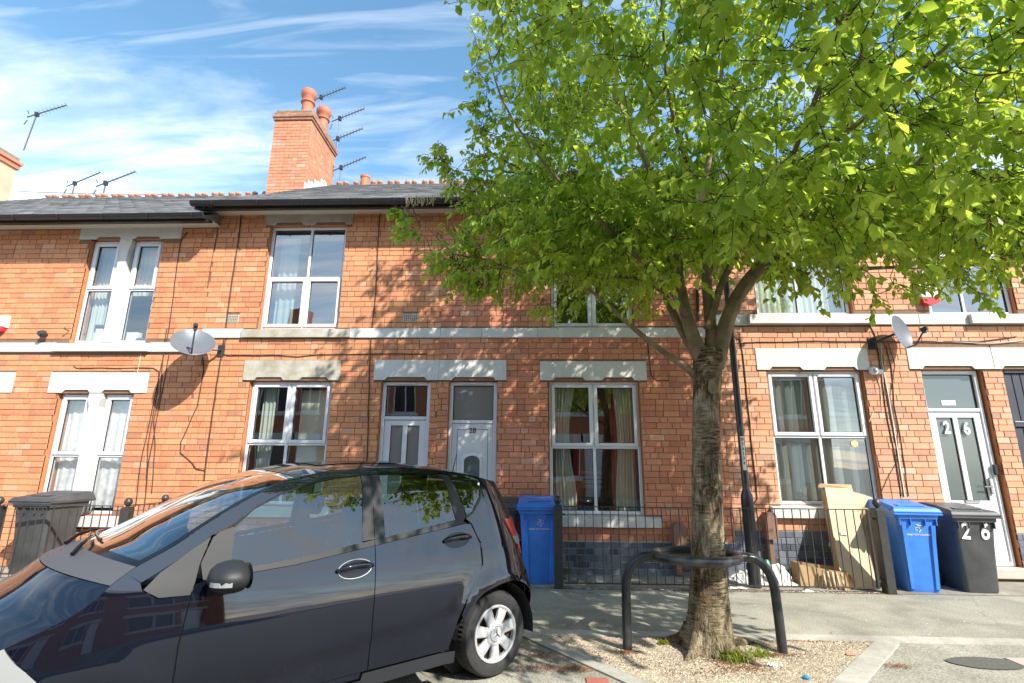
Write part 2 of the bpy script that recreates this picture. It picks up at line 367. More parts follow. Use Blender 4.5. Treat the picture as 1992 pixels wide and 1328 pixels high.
MT['gloss_black'] = mat('gloss black', (.008, .008, .009), .15)
MT['car_glass'] = glass_mat('car glass', (.64, .78, .73), 1.5, .045)
MT['screen_glass'] = glass_mat('windscreen glass', (.5, .62, .58), 2.4, .12)
MT['tyre'] = mat('tyre rubber', (.018, .018, .019), .8, noise=(20, .3), col2=(.035, .035, .035))
MT['hubcap'] = mat('silver hubcap', (.46, .47, .48), .38, .3, noise=(9, .3), col2=(.56, .57, .58))
MT['chrome'] = mat('chrome', (.75, .75, .76), .12, 1.0)
MT['brake'] = mat('rusty hub', (.10, .06, .035), .7)
MT['red_lens'] = mat('red lamp lens', (.60, .015, .018), .12, coat=1)
MT['clear_lens'] = mat('clear lamp lens', (.30, .31, .31), .1, coat=1)
MT['seat'] = mat('seat cloth', (.018, .018, .021), .9)
MT['interior'] = mat('dark interior', (.03, .03, .034), .8)
MT['pale_trim'] = mat('pale pillar trim', (.32, .40, .38), .7)

# ------------------------------------------------------------------ builders
class MB:
    def __init__(s): s.v = []; s.f = []; s.m = []
    def add(s, vs, fs, mi=0):
        o = len(s.v); s.v += [tuple(v) for v in vs]
        for f in fs: s.f.append([i+o for i in f]); s.m.append(mi)
    def box(s, x0, x1, y0, y1, z0, z1, mi=0):
        s.add([(x0, y0, z0), (x1, y0, z0), (x1, y1, z0), (x0, y1, z0), (x0, y0, z1), (x1, y0, z1), (x1, y1, z1), (x0, y1, z1)],
              [(0, 3, 2, 1), (4, 5, 6, 7), (0, 1, 5, 4), (1, 2, 6, 5), (2, 3, 7, 6), (3, 0, 4, 7)], mi)
    def bev(s, x0, x1, y0, y1, z0, z1, b=.006, mi=0):
        """box with its four front edges chamfered (front is -y)"""
        s.add([(x0+b, y0, z0+b), (x1-b, y0, z0+b), (x1-b, y0, z1-b), (x0+b, y0, z1-b),
               (x0, y0+b, z0), (x1, y0+b, z0), (x1, y0+b, z1), (x0, y0+b, z1),
               (x0, y1, z0), (x1, y1, z0), (x1, y1, z1), (x0, y1, z1)],
              [(0, 1, 2, 3), (4, 5, 1, 0), (5, 6, 2, 1), (6, 7, 3, 2), (7, 4, 0, 3),
               (8, 9, 5, 4), (9, 10, 6, 5), (10, 11, 7, 6), (11, 8, 4, 7), (11, 10, 9, 8)], mi)
    def tube(s, pts, r, n=8, mi=0, cap=True):
        pts = [Vector(p) for p in pts]
        rs = r if isinstance(r, (list, tuple)) else [r]*len(pts)
        rings = []; prev = None
        for i, p in enumerate(pts):
            a = pts[max(0, i-1)]; b = pts[min(len(pts)-1, i+1)]
            t = (b-a)
            t = t.normalized() if t.length > 1e-9 else Vector((0, 0, 1))
            if prev is None:
                u = t.cross(Vector((0, 0, 1)))
                if u.length < 1e-3: u = t.cross(Vector((1, 0, 0)))
            else:
                u = prev - t*prev.dot(t)
            u.normalize(); prev = u
            v = t.cross(u)
            rings.append([p+(u*math.cos(k*2*math.pi/n)+v*math.sin(k*2*math.pi/n))*rs[i] for k in range(n)])
        o = len(s.v)
        for rg in rings: s.v += [tuple(q) for q in rg]
        for i in range(len(rings)-1):
            for k in range(n):
                k2 = (k+1) % n
                s.f.append([o+i*n+k, o+i*n+k2, o+(i+1)*n+k2, o+(i+1)*n+k]); s.m.append(mi)
        if cap:
            s.f.append([o+k for k in range(n)][::-1]); s.m.append(mi)
            s.f.append([o+(len(rings)-1)*n+k for k in range(n)]); s.m.append(mi)
    def lathe(s, prof, c, n=16, mi=0, ax='z'):
        """prof: list of (radius, height)"""
        o = len(s.v)
        for rr, h in prof:
            for k in range(n):
                a = 2*math.pi*k/n
                if ax == 'z': s.v.append((c[0]+rr*math.cos(a), c[1]+rr*math.sin(a), c[2]+h))
                elif ax == 'y': s.v.append((c[0]+rr*math.cos(a), c[1]+h, c[2]+rr*math.sin(a)))
        for i in range(len(prof)-1):
            for k in range(n):
                k2 = (k+1) % n
                s.f.append([o+i*n+k, o+i*n+k2, o+(i+1)*n+k2, o+(i+1)*n+k]); s.m.append(mi)
        s.f.append([o+k for k in range(n)][::-1]); s.m.append(mi)
        s.f.append([o+(len(prof)-1)*n+k for k in range(n)]); s.m.append(mi)
    def prism(s, poly, y0, y1, mi=0):
        """poly in (x,z), extruded from y0 to y1"""
        n = len(poly)
        s.add([(x, y0, z) for x, z in poly]+[(x, y1, z) for x, z in poly],
              [list(range(n)), list(range(2*n-1, n-1, -1))]+[(i, i+n, (i+1) % n+n, (i+1) % n) for i in range(n)], mi)
    def mesh(s, name, mats, smooth=False):
        me = bpy.data.meshes.new(name)
        me.from_pydata(s.v, [], s.f)
        for m in (mats if isinstance(mats, (list, tuple)) else [mats]): me.materials.append(MT[m] if isinstance(m, str) else m)
        if any(s.m): me.polygons.foreach_set('material_index', s.m)
        bm = bmesh.new(); bm.from_mesh(me); bmesh.ops.recalc_face_normals(bm, faces=bm.faces); bm.to_mesh(me); bm.free()
        if smooth:
            me.polygons.foreach_set('use_smooth', [True]*len(me.polygons))
            me.set_sharp_from_angle(angle=R(40))
        me.update()
        return me

def link(o, parent=None):
    COL.objects.link(o)
    if parent is not None:
        o.parent = parent
        o.matrix_parent_inverse = Matrix.Translation(-WL[parent.name])
    return o
WL = {}
def thing(name, label, cat, loc=(0, 0, 0), group=None):
    o = bpy.data.objects.new(name, None); o.empty_display_size = .2
    o.location = loc; o['label'] = label; o['category'] = cat
    if group: o['group'] = group
    COL.objects.link(o); WL[o.name] = Vector(loc)
    return o
def part(name, mb, mats, parent=None, smooth=False, kind=None, label=None, me=None):
    me = me or mb.mesh(name, mats, smooth)
    o = bpy.data.objects.new(name, me)
    link(o, parent); WL[o.name] = Vector((0, 0, 0))
    if kind: o['kind'] = kind
    if label: o['label'] = label
    return o
def solo(name, mb, mats, label, cat, smooth=False, group=None):
    """a thing that is one mesh; origin at its base"""
    cx = sum(v[0] for v in mb.v)/len(mb.v); cy = sum(v[1] for v in mb.v)/len(mb.v); cz = min(v[2] for v in mb.v)
    mb.v = [(v[0]-cx, v[1]-cy, v[2]-cz) for v in mb.v]
    o = bpy.data.objects.new(name, mb.mesh(name, mats, smooth)); o.location = (cx, cy, cz)
    COL.objects.link(o); o['label'] = label; o['category'] = cat
    if group: o['group'] = group
    return o
def text_mesh(txt, size, ext=.001, bold=0.0):
    cu = bpy.data.curves.new('t', 'FONT'); cu.body = txt; cu.size = size; cu.extrude = ext; cu.offset = bold
    cu.align_x = 'CENTER'; cu.align_y = 'CENTER'
    o = bpy.data.objects.new('t', cu); COL.objects.link(o)
    bpy.context.view_layer.update()
    me = bpy.data.meshes.new_from_object(o.evaluated_get(bpy.context.evaluated_depsgraph_get()))
    bpy.data.objects.remove(o); bpy.data.curves.remove(cu)
    return me
def text_part(name, txt, size, loc, m, parent, sx=1, rotz=0, bold=0, vertical=False, rx=90):
    me = text_mesh(txt, size, .0012, bold)
    T = Matrix.Translation(Vector(loc)) @ Matrix.Rotation(rotz, 4, 'Z') @ Matrix.Rotation(R(rx), 4, 'X') @ Matrix.Diagonal((sx, 1, 1, 1))
    me.transform(T); me.materials.clear(); me.materials.append(MT[m])
    o = bpy.data.objects.new(name, me); link(o, parent)
    return o

# ------------------------------------------------------------------ ground (the setting)
def sheet(name, poly, z, m, kind='structure', th=None):
    mb = MB(); n = len(poly)
    if th:
        mb.add([(x, y, z) for x, y in poly]+[(x, y, z-th) for x, y in poly], [list(range(n)), list(range(2*n-1, n-1, -1))]+[(i, i+n, (i+1) % n+n, (i+1) % n) for i in range(n)])
    else:
        mb.add([(x, y, z) for x, y in poly], [list(range(n))])
    o = bpy.data.objects.new(name, mb.mesh(name, m)); COL.objects.link(o); o['kind'] = kind
    return o
sheet('ground', [(-600, -600), (600, -600), (600, 600), (-600, 600)], -.03, 'yard')
sheet('road', [(-60, -11.2), (60, -11.2), (60, -3.9), (-60, -3.9)], -.010, 'road')
sheet('opposite_pavement', [(-60, -14.6), (60, -14.6), (60, -11.2), (-60, -11.2)], .08, 'tarmac', th=.1)
PL = 2.46
sheet('parking_bay', [(-60, -3.9), (60, -3.9), (60, -PL), (-60, -PL)], -.004, 'bay')
sheet('pavement', [(-60, -PL), (60, -PL), (60, -.84), (-60, -.84)], 0, 'tarmac')
sheet('front_yard', [(-60, -.84), (60, -.84), (60, .02), (-60, .02)], .004, 'yard')
# concrete edging strips
sheet('edging_strip', [(-60, -PL-.13), (60, -PL-.13), (60, -PL+.01), (-60, -PL+.01)], .008, 'concrete', th=.02)
s1a, s1b = atz(1020, 1240), atz(1240, 1340)
s2a, s2b = atz(1722, 1246), atz(1625, 1345)
def strip(name, a, b, wd, m, z=.009):
    d = (b-a); d.z = 0; d.normalize(); n = Vector((-d.y, d.x, 0))*wd/2
    return sheet(name, [(a-n)[:2], (b-n)[:2], (b+n)[:2], (a+n)[:2]], z, m, th=.02)
a1 = Vector((s1a.x, -PL-.10, 0)); a2 = Vector((s2a.x, -PL-.13, 0))
e1 = a1+(s1b-s1a)*1.25; e2 = a2+(s2b-s2a)*1.25
strip('edging_strip', a1, e1, .13, 'concrete')
strip('edging_strip', a2, e2, .16, 'concrete', .010)
sheet('tree_pit', [(a1.x, -PL-.13), (e1.x, e1.y), (e1.x+.1, -3.95), (e2.x, -3.95), (e2.x, e2.y), (a2.x, -PL-.13)], .0015, 'pit')
q = atz(1175, 1325)
mb = MB()
for k in range(3):
    mb.box(q.x-.13-.02*k, q.x+.02-.02*k, q.y-.11*k-.05, q.y-.11*k+.05, -.01, .006)
for k in range(3):
    m1 = MB(); m1.box(q.x-.12-.05*k, q.x+.03-.05*k, q.y-.105*k-.05, q.y-.105*k+.05, -.01, .006)
    solo('paving_block', m1, 'red_block', ['red paving block touching the concrete strip in the bay', 'red paving block in the middle of the short red row', 'red paving block nearest the bottom of the picture'][k], 'paving block', group='red blocks marking the bay')
q = atz(1990, 1290)
for k in range(4):
    m1 = MB(); m1.bev(q.x-.05, q.x+.45, q.y-.20*k-.09, q.y-.20*k+.10, -.01, .006)
    m1.v = [(x, y, z) for x, y, z in m1.v]
    solo('paving_slab', m1, 'pink_block', ['pink paving slab farthest back at the right edge', 'second pink paving slab from the back at the right edge', 'third pink paving slab from the back at the right edge', 'nearest pink paving slab at the right edge'][k], 'paving slab', group='pink slabs by the right bay')
# dark tarmac repair patch
pc = atz(1920, 1290)
sheet('tarmac_patch', [(pc.x+.28*math.cos(a)*(1+.06*math.sin(3*a)), pc.y+.13*math.sin(a)) for a in np.linspace(0, 2*math.pi, 28)[:-1]], .003, mat('dark tarmac repair', (.06, .062, .055), .9, noise=(60, .2), col2=(.15, .15, .13)))

# pebbles, husks, litter flakes: stuff
def scatter(name, m, spots, rmin, rmax, flat=.6, seed=1):
    rnd = random.Random(seed); mb = MB()
    for x, y, z in spots:
        r = rnd.uniform(rmin, rmax); a = rnd.uniform(0, 3); c, s = math.cos(a)*r, math.sin(a)*r; k = rnd.uniform(.5, 1)
        mb.add([(x+c, y+s, z), (x-s*k, y+c*k, z), (x-c, y-s, z), (x+s*k, y-c*k, z), (x, y, z+r*flat)],
               [(0, 1, 4), (1, 2, 4), (2, 3, 4), (3, 0, 4)])
    o = bpy.data.objects.new(name, mb.mesh(name, m)); COL.objects.link(o); o['kind'] = 'stuff'
    return o
rnd = random.Random(3)
def in_pit(x, y):
    if y > -PL-.13 or y < -3.95: return False
    t = (-PL-.1-y)
    xl = a1.x+(e1.x-a1.x)*t/(a1.y-e1.y)+.07; xr = a2.x+(e2.x-a2.x)*t/(a2.y-e2.y)-.09
    return xl < x < xr
sp = []
while len(sp) < 15000:
    x, y = rnd.uniform(-.1, 3.0), rnd.uniform(-3.9, -2.55)
    if in_pit(x, y): sp.append((x, y, .001))
scatter('gravel', 'pebble', sp, .004, .010)
def blobs(cs, n, seed):
    rr = random.Random(seed); out = []
    for cx, cy, sx, sy, k in cs:
        for _ in range(int(n*k)):
            out.append((rr.gauss(cx, sx), rr.gauss(cy, sy), .006))
    return out
bl = []
for px, py, sx, sy, k in [(1130, 1300, .10, .04, 1.1), (1200, 1275, .15, .08, .5), (1060, 1300, .14, .05, 1.1), (1060, 1275, .12, .05, .8), (1240, 1290, .2, .08, .5),
                          (1440, 1300, .12, .05, 1.4), (1400, 1285, .12, .05, .9), (1520, 1275, .10, .03, .9), (1560, 1300, .3, .1, .35), (1370, 1310, .2, .05, .6),
                          (1330, 1255, .12, .04, .7), (1220, 1268, .04, .02, .6), (1745, 1296, .06, .03, .5), (1300, 1240, .3, .03, .4), (1560, 1248, .3, .015, .6), (1660, 1260, .3, .05, .3)]:
    q = atz(px, py); bl.append((q.x, q.y, sx, sy, k))
scatter('husks', 'debris', blobs(bl, 330, 5), .003, .008, .5)
lit = [(rnd.uniform(.5, 4.2), -.84+abs(rnd.gauss(0, .06)), .006) for _ in range(700)]+[(rnd.uniform(-6, 6), rnd.uniform(-2.4, -.84), .003) for _ in range(240)]
scatter('fallen_petals', 'paper', lit, .004, .011, .3)
scatter('husks', 'debris', [(rnd.uniform(.4, 4.3), -.84+rnd.gauss(0, .035), .006) for _ in range(900)], .004, .010, .4)

# ------------------------------------------------------------------ houses
CH = .085            # brick course
BL, BH, BJ = .2155, .106, .0075
FRONT = 0.0
def brick_mesh(name, L, m, seed):
    rr = random.Random(seed); mb = MB()
    mb.bev(0, L, -.004-rr.random()*.003, .02, 0, CH-BJ, .003)
    mb.v = [(x+rr.uniform(-.0012, .0012), y+rr.uniform(-.0012, .0012), z+rr.uniform(-.0012, .0012)) for x, y, z in mb.v]
    return mb.mesh(name, m)
def cuts(x0, x1, z0, z1, holes):
    segs = [(x0, x1)]
    for a, b, c, d in holes:
        if d <= z0+.004 or c >= z1-.004: continue
        o = []
        for p, q_ in segs:
            if b <= p or a >= q_: o.append((p, q_)); continue
            if a > p: o.append((p, a))
            if b < q_: o.append((b, q_))
        segs = o
    return [s for s in segs if s[1]-s[0] > .025]
def lay(house, x0, x1, z0, z1, holes, m, seed, name='brick', stuffname='brickwork', n_own=300, y=FRONT):
    rr = random.Random(seed)
    lens = [('s', BL), ('h', BH)]
    meshes = {k: [brick_mesh('brick', L, m, seed*10+i) for i in range(3)] for k, L in lens}
    whole = []; rest = MB()
    k = 0
    z = z0
    while z < z1-.02:
        zt = min(z+CH-BJ, z1)
        x = x0-rr.choice([0, .05, .10, .16])
        i = rr.randint(0, 1)
        while x < x1:
            u = rr.random()
            kind = 's' if (i % 2 == 0 or u < .30) else 'h'
            if u > .93: kind = 'h'
            L = BL if kind == 's' else BH
            i += 1
            a, b = x, x+L
            dy = rr.gauss(0, .0016)
            zz2 = zt; zz1 = z
            segs = cuts(max(a, x0), min(b, x1), zz1, zz2, holes)
            full = len(segs) == 1 and abs(segs[0][0]-a) < 1e-6 and abs(segs[0][1]-b) < 1e-6 and zt-z > CH-BJ-.001
            if full:
                whole.append((a, z, kind, dy, L))
            else:
                # trim by holes in height too
                for p, q_ in segs:
                    rest.bev(p, q_, y-.005+dy, y+.02, zz1, zz2, .003)
            x = b+BJ
        z += CH
        k += 1
    # the bricks nearest the camera are parts of their own
    def d2(t):
        return (t[0]-CAM[0])**2+CAM[1]**2+(t[1]-CAM[2])**2
    def seen(t):
        px, py, _ = proj((t[0]+.1, 0, t[1]+.04))
        return -20 < px < 2012 and -20 < py < 1348 and not (380 < px < 960 and py > 930)
    whole.sort(key=lambda t: (not seen(t), d2(t)))
    own = whole[:n_own]
    for a, zz_, kind, dy, L in own:
        o = bpy.data.objects.new(name, rr.choice(meshes[kind])); o.location = (a, y+dy, zz_)
        link(o, house)
    for a, zz_, kind, dy, L in whole[n_own:]:
        rest.bev(a, a+L, y-.005+dy, y+.02, zz_, zz_+CH-BJ, .003)
    if rest.v: part(stuffname, rest, m, house, kind='stuff')
def wall_panel(house, x0, x1, z0, z1, holes, m='mortar', th=.26, y=FRONT+.004, name='wall'):
    xs = sorted({x0, x1, *[h[0] for h in holes], *[h[1] for h in holes]}); xs = [x for x in xs if x0 <= x <= x1]
    zs = sorted({z0, z1, *[h[2] for h in holes], *[h[3] for h in holes]}); zs = [z for z in zs if z0 <= z <= z1]
    mb = MB()
    hol = lambda cx, cz: any(h[0] < cx < h[1] and h[2] < cz < h[3] for h in holes)
    for i in range(len(xs)-1):
        for j in range(len(zs)-1):
            cx, cz = (xs[i]+xs[i+1])/2, (zs[j]+zs[j+1])/2
            if hol(cx, cz): continue
            X0, X1, Z0, Z1 = xs[i], xs[i+1], zs[j], zs[j+1]
            mb.add([(X0, y, Z0), (X1, y, Z0), (X1, y, Z1), (X0, y, Z1)], [(0, 1, 2, 3)])
            mb.add([(X0, y+th, Z0), (X1, y+th, Z0), (X1, y+th, Z1), (X0, y+th, Z1)], [(3, 2, 1, 0)])
            for (cx2, cz2, vs) in ((X0-1e-4, cz, [(X0, y, Z0), (X0, y, Z1), (X0, y+th, Z1), (X0, y+th, Z0)]),
                                   (X1+1e-4, cz, [(X1, y, Z1), (X1, y, Z0), (X1, y+th, Z0), (X1, y+th, Z1)]),
                                   (cx, Z0-1e-4, [(X1, y, Z0), (X0, y, Z0), (X0, y+th, Z0), (X1, y+th, Z0)]),
                                   (cx, Z1+1e-4, [(X0, y, Z1), (X1, y, Z1), (X1, y+th, Z1), (X0, y+th, Z1)])):
                if hol(cx2, cz2) or not (x0 < cx2 < x1 and z0 < cz2 < z1):
                    mb.add(vs, [(0, 1, 2, 3)], 1)
    return part(name, mb, [m, 'reveal'], house)
MT['reveal'] = mat('brick reveal', (.50, .17, .06), .85, noise=(9, .25), col2=(.60, .26, .12), bump=(40, .4, .004))

def lintel(house, x0, x1, z0, z1, notches, m='stone', pr=.018):
    """stone lintel with shallow round-cornered notches in its lower edge; a splayed panel sits back in each notch"""
    mb = MB(); poly = [(x0, z1), (x0, z0)]
    h = .045
    for a, b in notches:
        poly += [(a, z0), (a+.02, z0+h*.6), (a+.05, z0+h), (b-.05, z0+h), (b-.02, z0+h*.6), (b, z0)]
    poly += [(x1, z0), (x1, z1)]
    # build as upper block plus lower teeth (convex pieces)
    mb.box(x0, x1, -pr, .05, z0+h, z1)
    edges = [x0]+[v for n_ in notches for v in n_]+[x1]
    for i in range(0, len(edges), 2):
        a, b = edges[i], edges[i+1]
        pl = [(a, z0), (b, z0), (b+(.04 if i+2 < len(edges) else 0), z0+h-.0005), (a-(.04 if i else 0), z0+h-.0005)]
        mb.prism(pl, -pr, .05)
    return part('lintel', mb, m, house)
def sill(house, x0, x1, z0, z1, pr=.075, m='stone'):
    mb = MB()
    mb.add([(x0, -pr, z0), (x1, -pr, z0), (x1, .06, z0), (x0, .06, z0), (x0, -pr, z1-.02), (x1, -pr, z1-.02), (x1, .06, z1), (x0, .06, z1)],
           [(0, 3, 2, 1), (4, 5, 6, 7), (0, 1, 5, 4), (1, 2, 6, 5), (2, 3, 7, 6), (3, 0, 4, 7)])
    return part('sill', mb, m, house)
def band(house, x0, x1, z0, z1, joints, m='stone', pr=.03):
    xs = [x0]+joints+[x1]
    for a, b in zip(xs, xs[1:]):
        mb = MB(); mb.bev(a+.0015, b-.0015, -pr, .03, z0, z1, .006)
        part('string_course', mb, m, house)
YF = .075   # window plane
def frame_box(mb, x0, x1, z0, z1, wd, y0, y1, c=.008):
    for (a, b, c_, d) in ((x0, x0+wd, z0, z1), (x1-wd, x1, z0, z1), (x0+wd, x1-wd, z0, z0+wd), (x0+wd, x1-wd, z1-wd, z1)):
        mb.bev(a, b, y0, y1, c_, d, min(c, wd*.3))
def window(house, x0, x1, z0, z1, zt, xm, open_top=True, open_bot=False, glass='glass', vent=True, m='upvc', single=False, y=YF, vw=.36):
    mb = MB(); fw = .05
    frame_box(mb, x0, x1, z0, z1, fw, y, y+.06)
    xs = [x0+fw, x1-fw] if single else [x0+fw, xm-.022, xm+.022, x1-fw]
    if not single: mb.bev(xm-.022, xm+.022, y, y+.06, z0+fw, z1-fw, .006)
    zs = [z0+fw, z1-fw]
    cells = []
    for i in range(0, len(xs), 2):
        if zt:
            mb.bev(xs[i], xs[i+1], y, y+.06, zt-.022, zt+.022, .006)
            cells += [(xs[i], xs[i+1], zt+.022, z1-fw, open_top), (xs[i], xs[i+1], z0+fw, zt-.022, open_bot)]
        else: cells.append((xs[i], xs[i+1], z0+fw, z1-fw, open_top))
    wn = part('window', mb, m, house)
    for a, b, c, d, op in cells:
        if op:
            s_ = MB(); frame_box(s_, a-.012, b+.012, c-.012, d+.012, .052, y-.02, y+.02); part('casement', s_, m, wn)
            k = .04
        else: k = 0
        g_ = MB(); frame_box(g_, a+k-.001, b-k+.001, c+k-.001, d-k+.001, .008, y+.012, y+.03, .002); part('gasket', g_, 'rubber', wn)
        p_ = MB(); p_.add([(a+k, y+.022, c+k), (b-k, y+.022, c+k), (b-k, y+.022, d-k), (a+k, y+.022, d-k)], [(0, 1, 2, 3)])
        part('pane', p_, glass, wn)
    if vent:
        v_ = MB(); cx_ = (x0+x1)/2; v_.bev(cx_-vw/2, cx_+vw/2, y-.022, y, z1-.035, z1-.015, .004); part('trickle_vent', v_, m, wn)
    return wn
def curtain(house, x0, x1, z0, z1, y, m, folds=6, amp=.02, name='curtain', gather=0.0):
    mb = MB(); n = folds*6; nz = 8
    vs = []
    for j in range(nz+1):
        t = j/nz; z = z0+(z1-z0)*t
        k = 1-gather*math.sin(math.pi*min(1, (1-t)*1.2))*.6
        for i in range(n+1):
            u = i/n
            vs.append((x0+(x1-x0)*u*k, y+amp*math.sin(u*folds*2*math.pi+.4*math.sin(j))*(.6+.4*math.sin(i*1.7)), z))
    fs = [(j*(n+1)+i, j*(n+1)+i+1, (j+1)*(n+1)+i+1, (j+1)*(n+1)+i) for j in range(nz) for i in range(n)]
    mb.add(vs, fs)
    return part(name, mb, m, house, smooth=True)
def interior(house, x0, x1, zf):
    mb = MB(); d = 3.6
    for z0_, z1_ in ((.02, zf-.06), (zf+.06, 5.05)):
        y0_, y1_ = .27, d
        P = [(x0, y0_, z0_), (x1, y0_, z0_), (x1, y1_, z0_), (x0, y1_, z0_), (x0, y0_, z1_), (x1, y0_, z1_), (x1, y1_, z1_), (x0, y1_, z1_)]
        mb.add(P, [(0, 1, 2, 3)], 1)
        mb.add(P, [(4, 5, 6, 7), (2, 3, 7, 6), (0, 3, 7, 4), (1, 2, 6, 5)], 0)
    part('room', mb, ['room', 'room_floor'], house)
def cable(house, pts, r=.007, m='cable', y=-.014):
    P = [(p[0], p[2] if len(p) > 2 else y, p[1]) for p in pts]
    Q = []
    for i in range(len(P)-1):
        a, b = Vector(P[i]), Vector(P[i+1]); n = max(1, int((b-a).length/.18))
        for k in range(n):
            q_ = a.lerp(b, k/n); Q.append(q_+Vector((random.uniform(-1, 1)*.006, 0, random.uniform(-1, 1)*.006)) if k else q_)
    Q.append(Vector(P[-1]))
    mb = MB(); mb.tube(Q, r, 5); part('cable', mb, m, house, smooth=True)
def C(pl, Y=0.0):
    return [(at(x, y, Y).x, at(x, y, Y).z) for x, y in pl]
def air_vent(house, x0, x1, z0, z1):
    mb = MB(); mb.bev(x0, x1, -.008, .02, z0, z1, .004)
    v = part('air_vent', mb, 'mortar_pale', house)
    n, m_ = 7, 4
    for i in range(n):
        for j in range(m_):
            pass
    h = MB(); dx = (x1-x0-.03)/n; dz = (z1-z0-.03)/m_
    for i in range(n):
        for j in range(m_):
            a = x0+.015+dx*i+dx*.22; c = z0+.015+dz*j+dz*.22
            h.box(a, a+dx*.56, -.0095, -.0075, c, c+dz*.56)
    part('vent_holes', h, 'room_floor', v, kind='stuff')

def eaves(house, x0, x1, zs, zg, endcap_right=False, endcap_left=False):
    """cream soffit, black fascia and half-round gutter with brackets"""
    mb = MB(); mb.box(x0, x1, -.20, .03, zs-.02, zs)
    part('soffit', mb, 'soffit', house)
    mb = MB(); F_ = [(-.20, zs-.045), (-.36, zg-.085), (-.365, zg-.02), (-.20, zg-.02)]; mb.add([(x0, y, z) for y, z in F_]+[(x1, y, z) for y, z in F_], [(0, 1, 2, 3), (7, 6, 5, 4), (0, 4, 5, 1), (1, 5, 6, 2), (2, 6, 7, 3), (3, 7, 4, 0)]); part('fascia', mb, 'black_plastic', house)
    mb = MB(); n = 8; r = .062; yc = -.365-r-.004; zc = zg-.006
    sec = [(yc-r*math.cos(a), zc-r*math.sin(a)) for a in np.linspace(0, math.pi, n)]
    sec2 = [(yc-(r-.006)*math.cos(a), zc-(r-.006)*math.sin(a)) for a in np.linspace(math.pi, 0, n)]
    S_ = [(sec[0][0]-.006, zc+.006)]+sec+sec2
    k = len(S_)
    mb.add([(x0, y, z) for y, z in S_]+[(x1, y, z) for y, z in S_], [(i, (i+1) % k, (i+1) % k+k, i+k) for i in range(k)])
    for xe, on in ((x0, endcap_left), (x1, endcap_right)):
        if on: mb.add([(xe, y, z) for y, z in sec], [list(range(n))])
    g = part('gutter', mb, 'black_plastic', house, smooth=True)
    x = x0+.35
    while x < x1:
        b = MB(); rr_ = r+.005
        pts = [(x, yc-rr_*math.cos(a), zc-rr_*math.sin(a)) for a in np.linspace(0, math.pi, 9)]
        b.tube(pts, .007, 5); part('gutter_bracket', b, 'black_plastic', g, smooth=True)
        x += .72
def roof(house, x0, x1, ze, zr, yr, tiles=(None, None), seed=1, kids=True):
    ye = -.42
    L = math.hypot(yr-ye, zr-ze); ey, ez = (yr-ye)/L, (zr-ze)/L
    mb = MB()
    mb.add([(x0, ye+.02, ze-.02), (x1, ye+.02, ze-.02), (x1, yr, zr-.02), (x0, yr, zr-.02), (x1, 2*yr, ze), (x0, 2*yr, ze)], [(0, 1, 2, 3), (3, 2, 4, 5)])
    # gable ends
    mb.add([(x0, ye+.02, ze-.02), (x0, yr, zr-.02), (x0, 2*yr, ze)], [(0, 1, 2)]); mb.add([(x1, ye+.02, ze-.02), (x1, yr, zr-.02), (x1, 2*yr, ze)], [(0, 1, 2)])
    rf = part('roof', mb, 'slate', house)
    rr = random.Random(seed); sl = MB(); e = .19; wd = .30; n = int(L/e)+1
    nz, ny = ey, -ez
    for j in range(n):
        x = x0+(j % 2)*wd/2-wd/2
        while x < x1:
            a, b = max(x+.003, x0), min(x+wd-.003, x1)
            if b-a > .04:
                s0, s1 = j*e, min(j*e+e+.06, L)
                l0, l1 = .012+rr.uniform(0, .006), .004
                P = []
                for s_, l_ in ((s0, l0), (s1, l1)):
                    for xx in (a, b): P.append((xx, ye+ey*s_+ny*l_, ze+ez*s_+nz*l_))
                P += [(a, ye+ey*s0, ze+ez*s0), (b, ye+ey*s0, ze+ez*s0)]
                sl.add(P, [(0, 1, 3, 2), (4, 5, 1, 0)])
            x += wd
    part('slates', sl, 'slate', rf, kind='stuff')
    if tiles[0] is not None:
        x = tiles[0]
        base = MB(); Lr = .45
        base.add([(0, -.13, -.09), (0, 0, .02), (0, .13, -.09), (Lr-.01, -.13, -.09), (Lr-.01, 0, .02), (Lr-.01, .13, -.09)], [(0, 3, 4, 1), (1, 4, 5, 2), (0, 1, 2), (3, 5, 4)])
        for cxx in (.12, .30):
            base.lathe([(.04, .0), (.075, .035), (.08, .06), (.06, .095), (.0, .11)], (cxx, 0, 0), 8)
        me = base.mesh('ridge_tile', 'ridge')
        while x < tiles[1]:
            o = bpy.data.objects.new('ridge_tile', me); o.location = (x, yr, zr+rr.uniform(-.008, .008)); link(o, rf); x += Lr
    return rf

GH = 'terraced brick houses along the street'
H1 = thing('terraced_house', 'left orange brick house with stone-mullioned paired windows and lower eaves', 'house', (-8.5, 1, 0), GH)
H2 = thing('terraced_house', 'brick house with the large upper window below the tall chimney', 'house', (-3.2, 1, 0), GH)
H3 = thing('terraced_house', 'brick house numbered 28 with red and cream curtains, behind the tree', 'house', (.7, 1, 0), GH)
H4 = thing('terraced_house', 'salmon brick house numbered 26 with vertical blinds at the right', 'house', (6, 1, 0), GH)

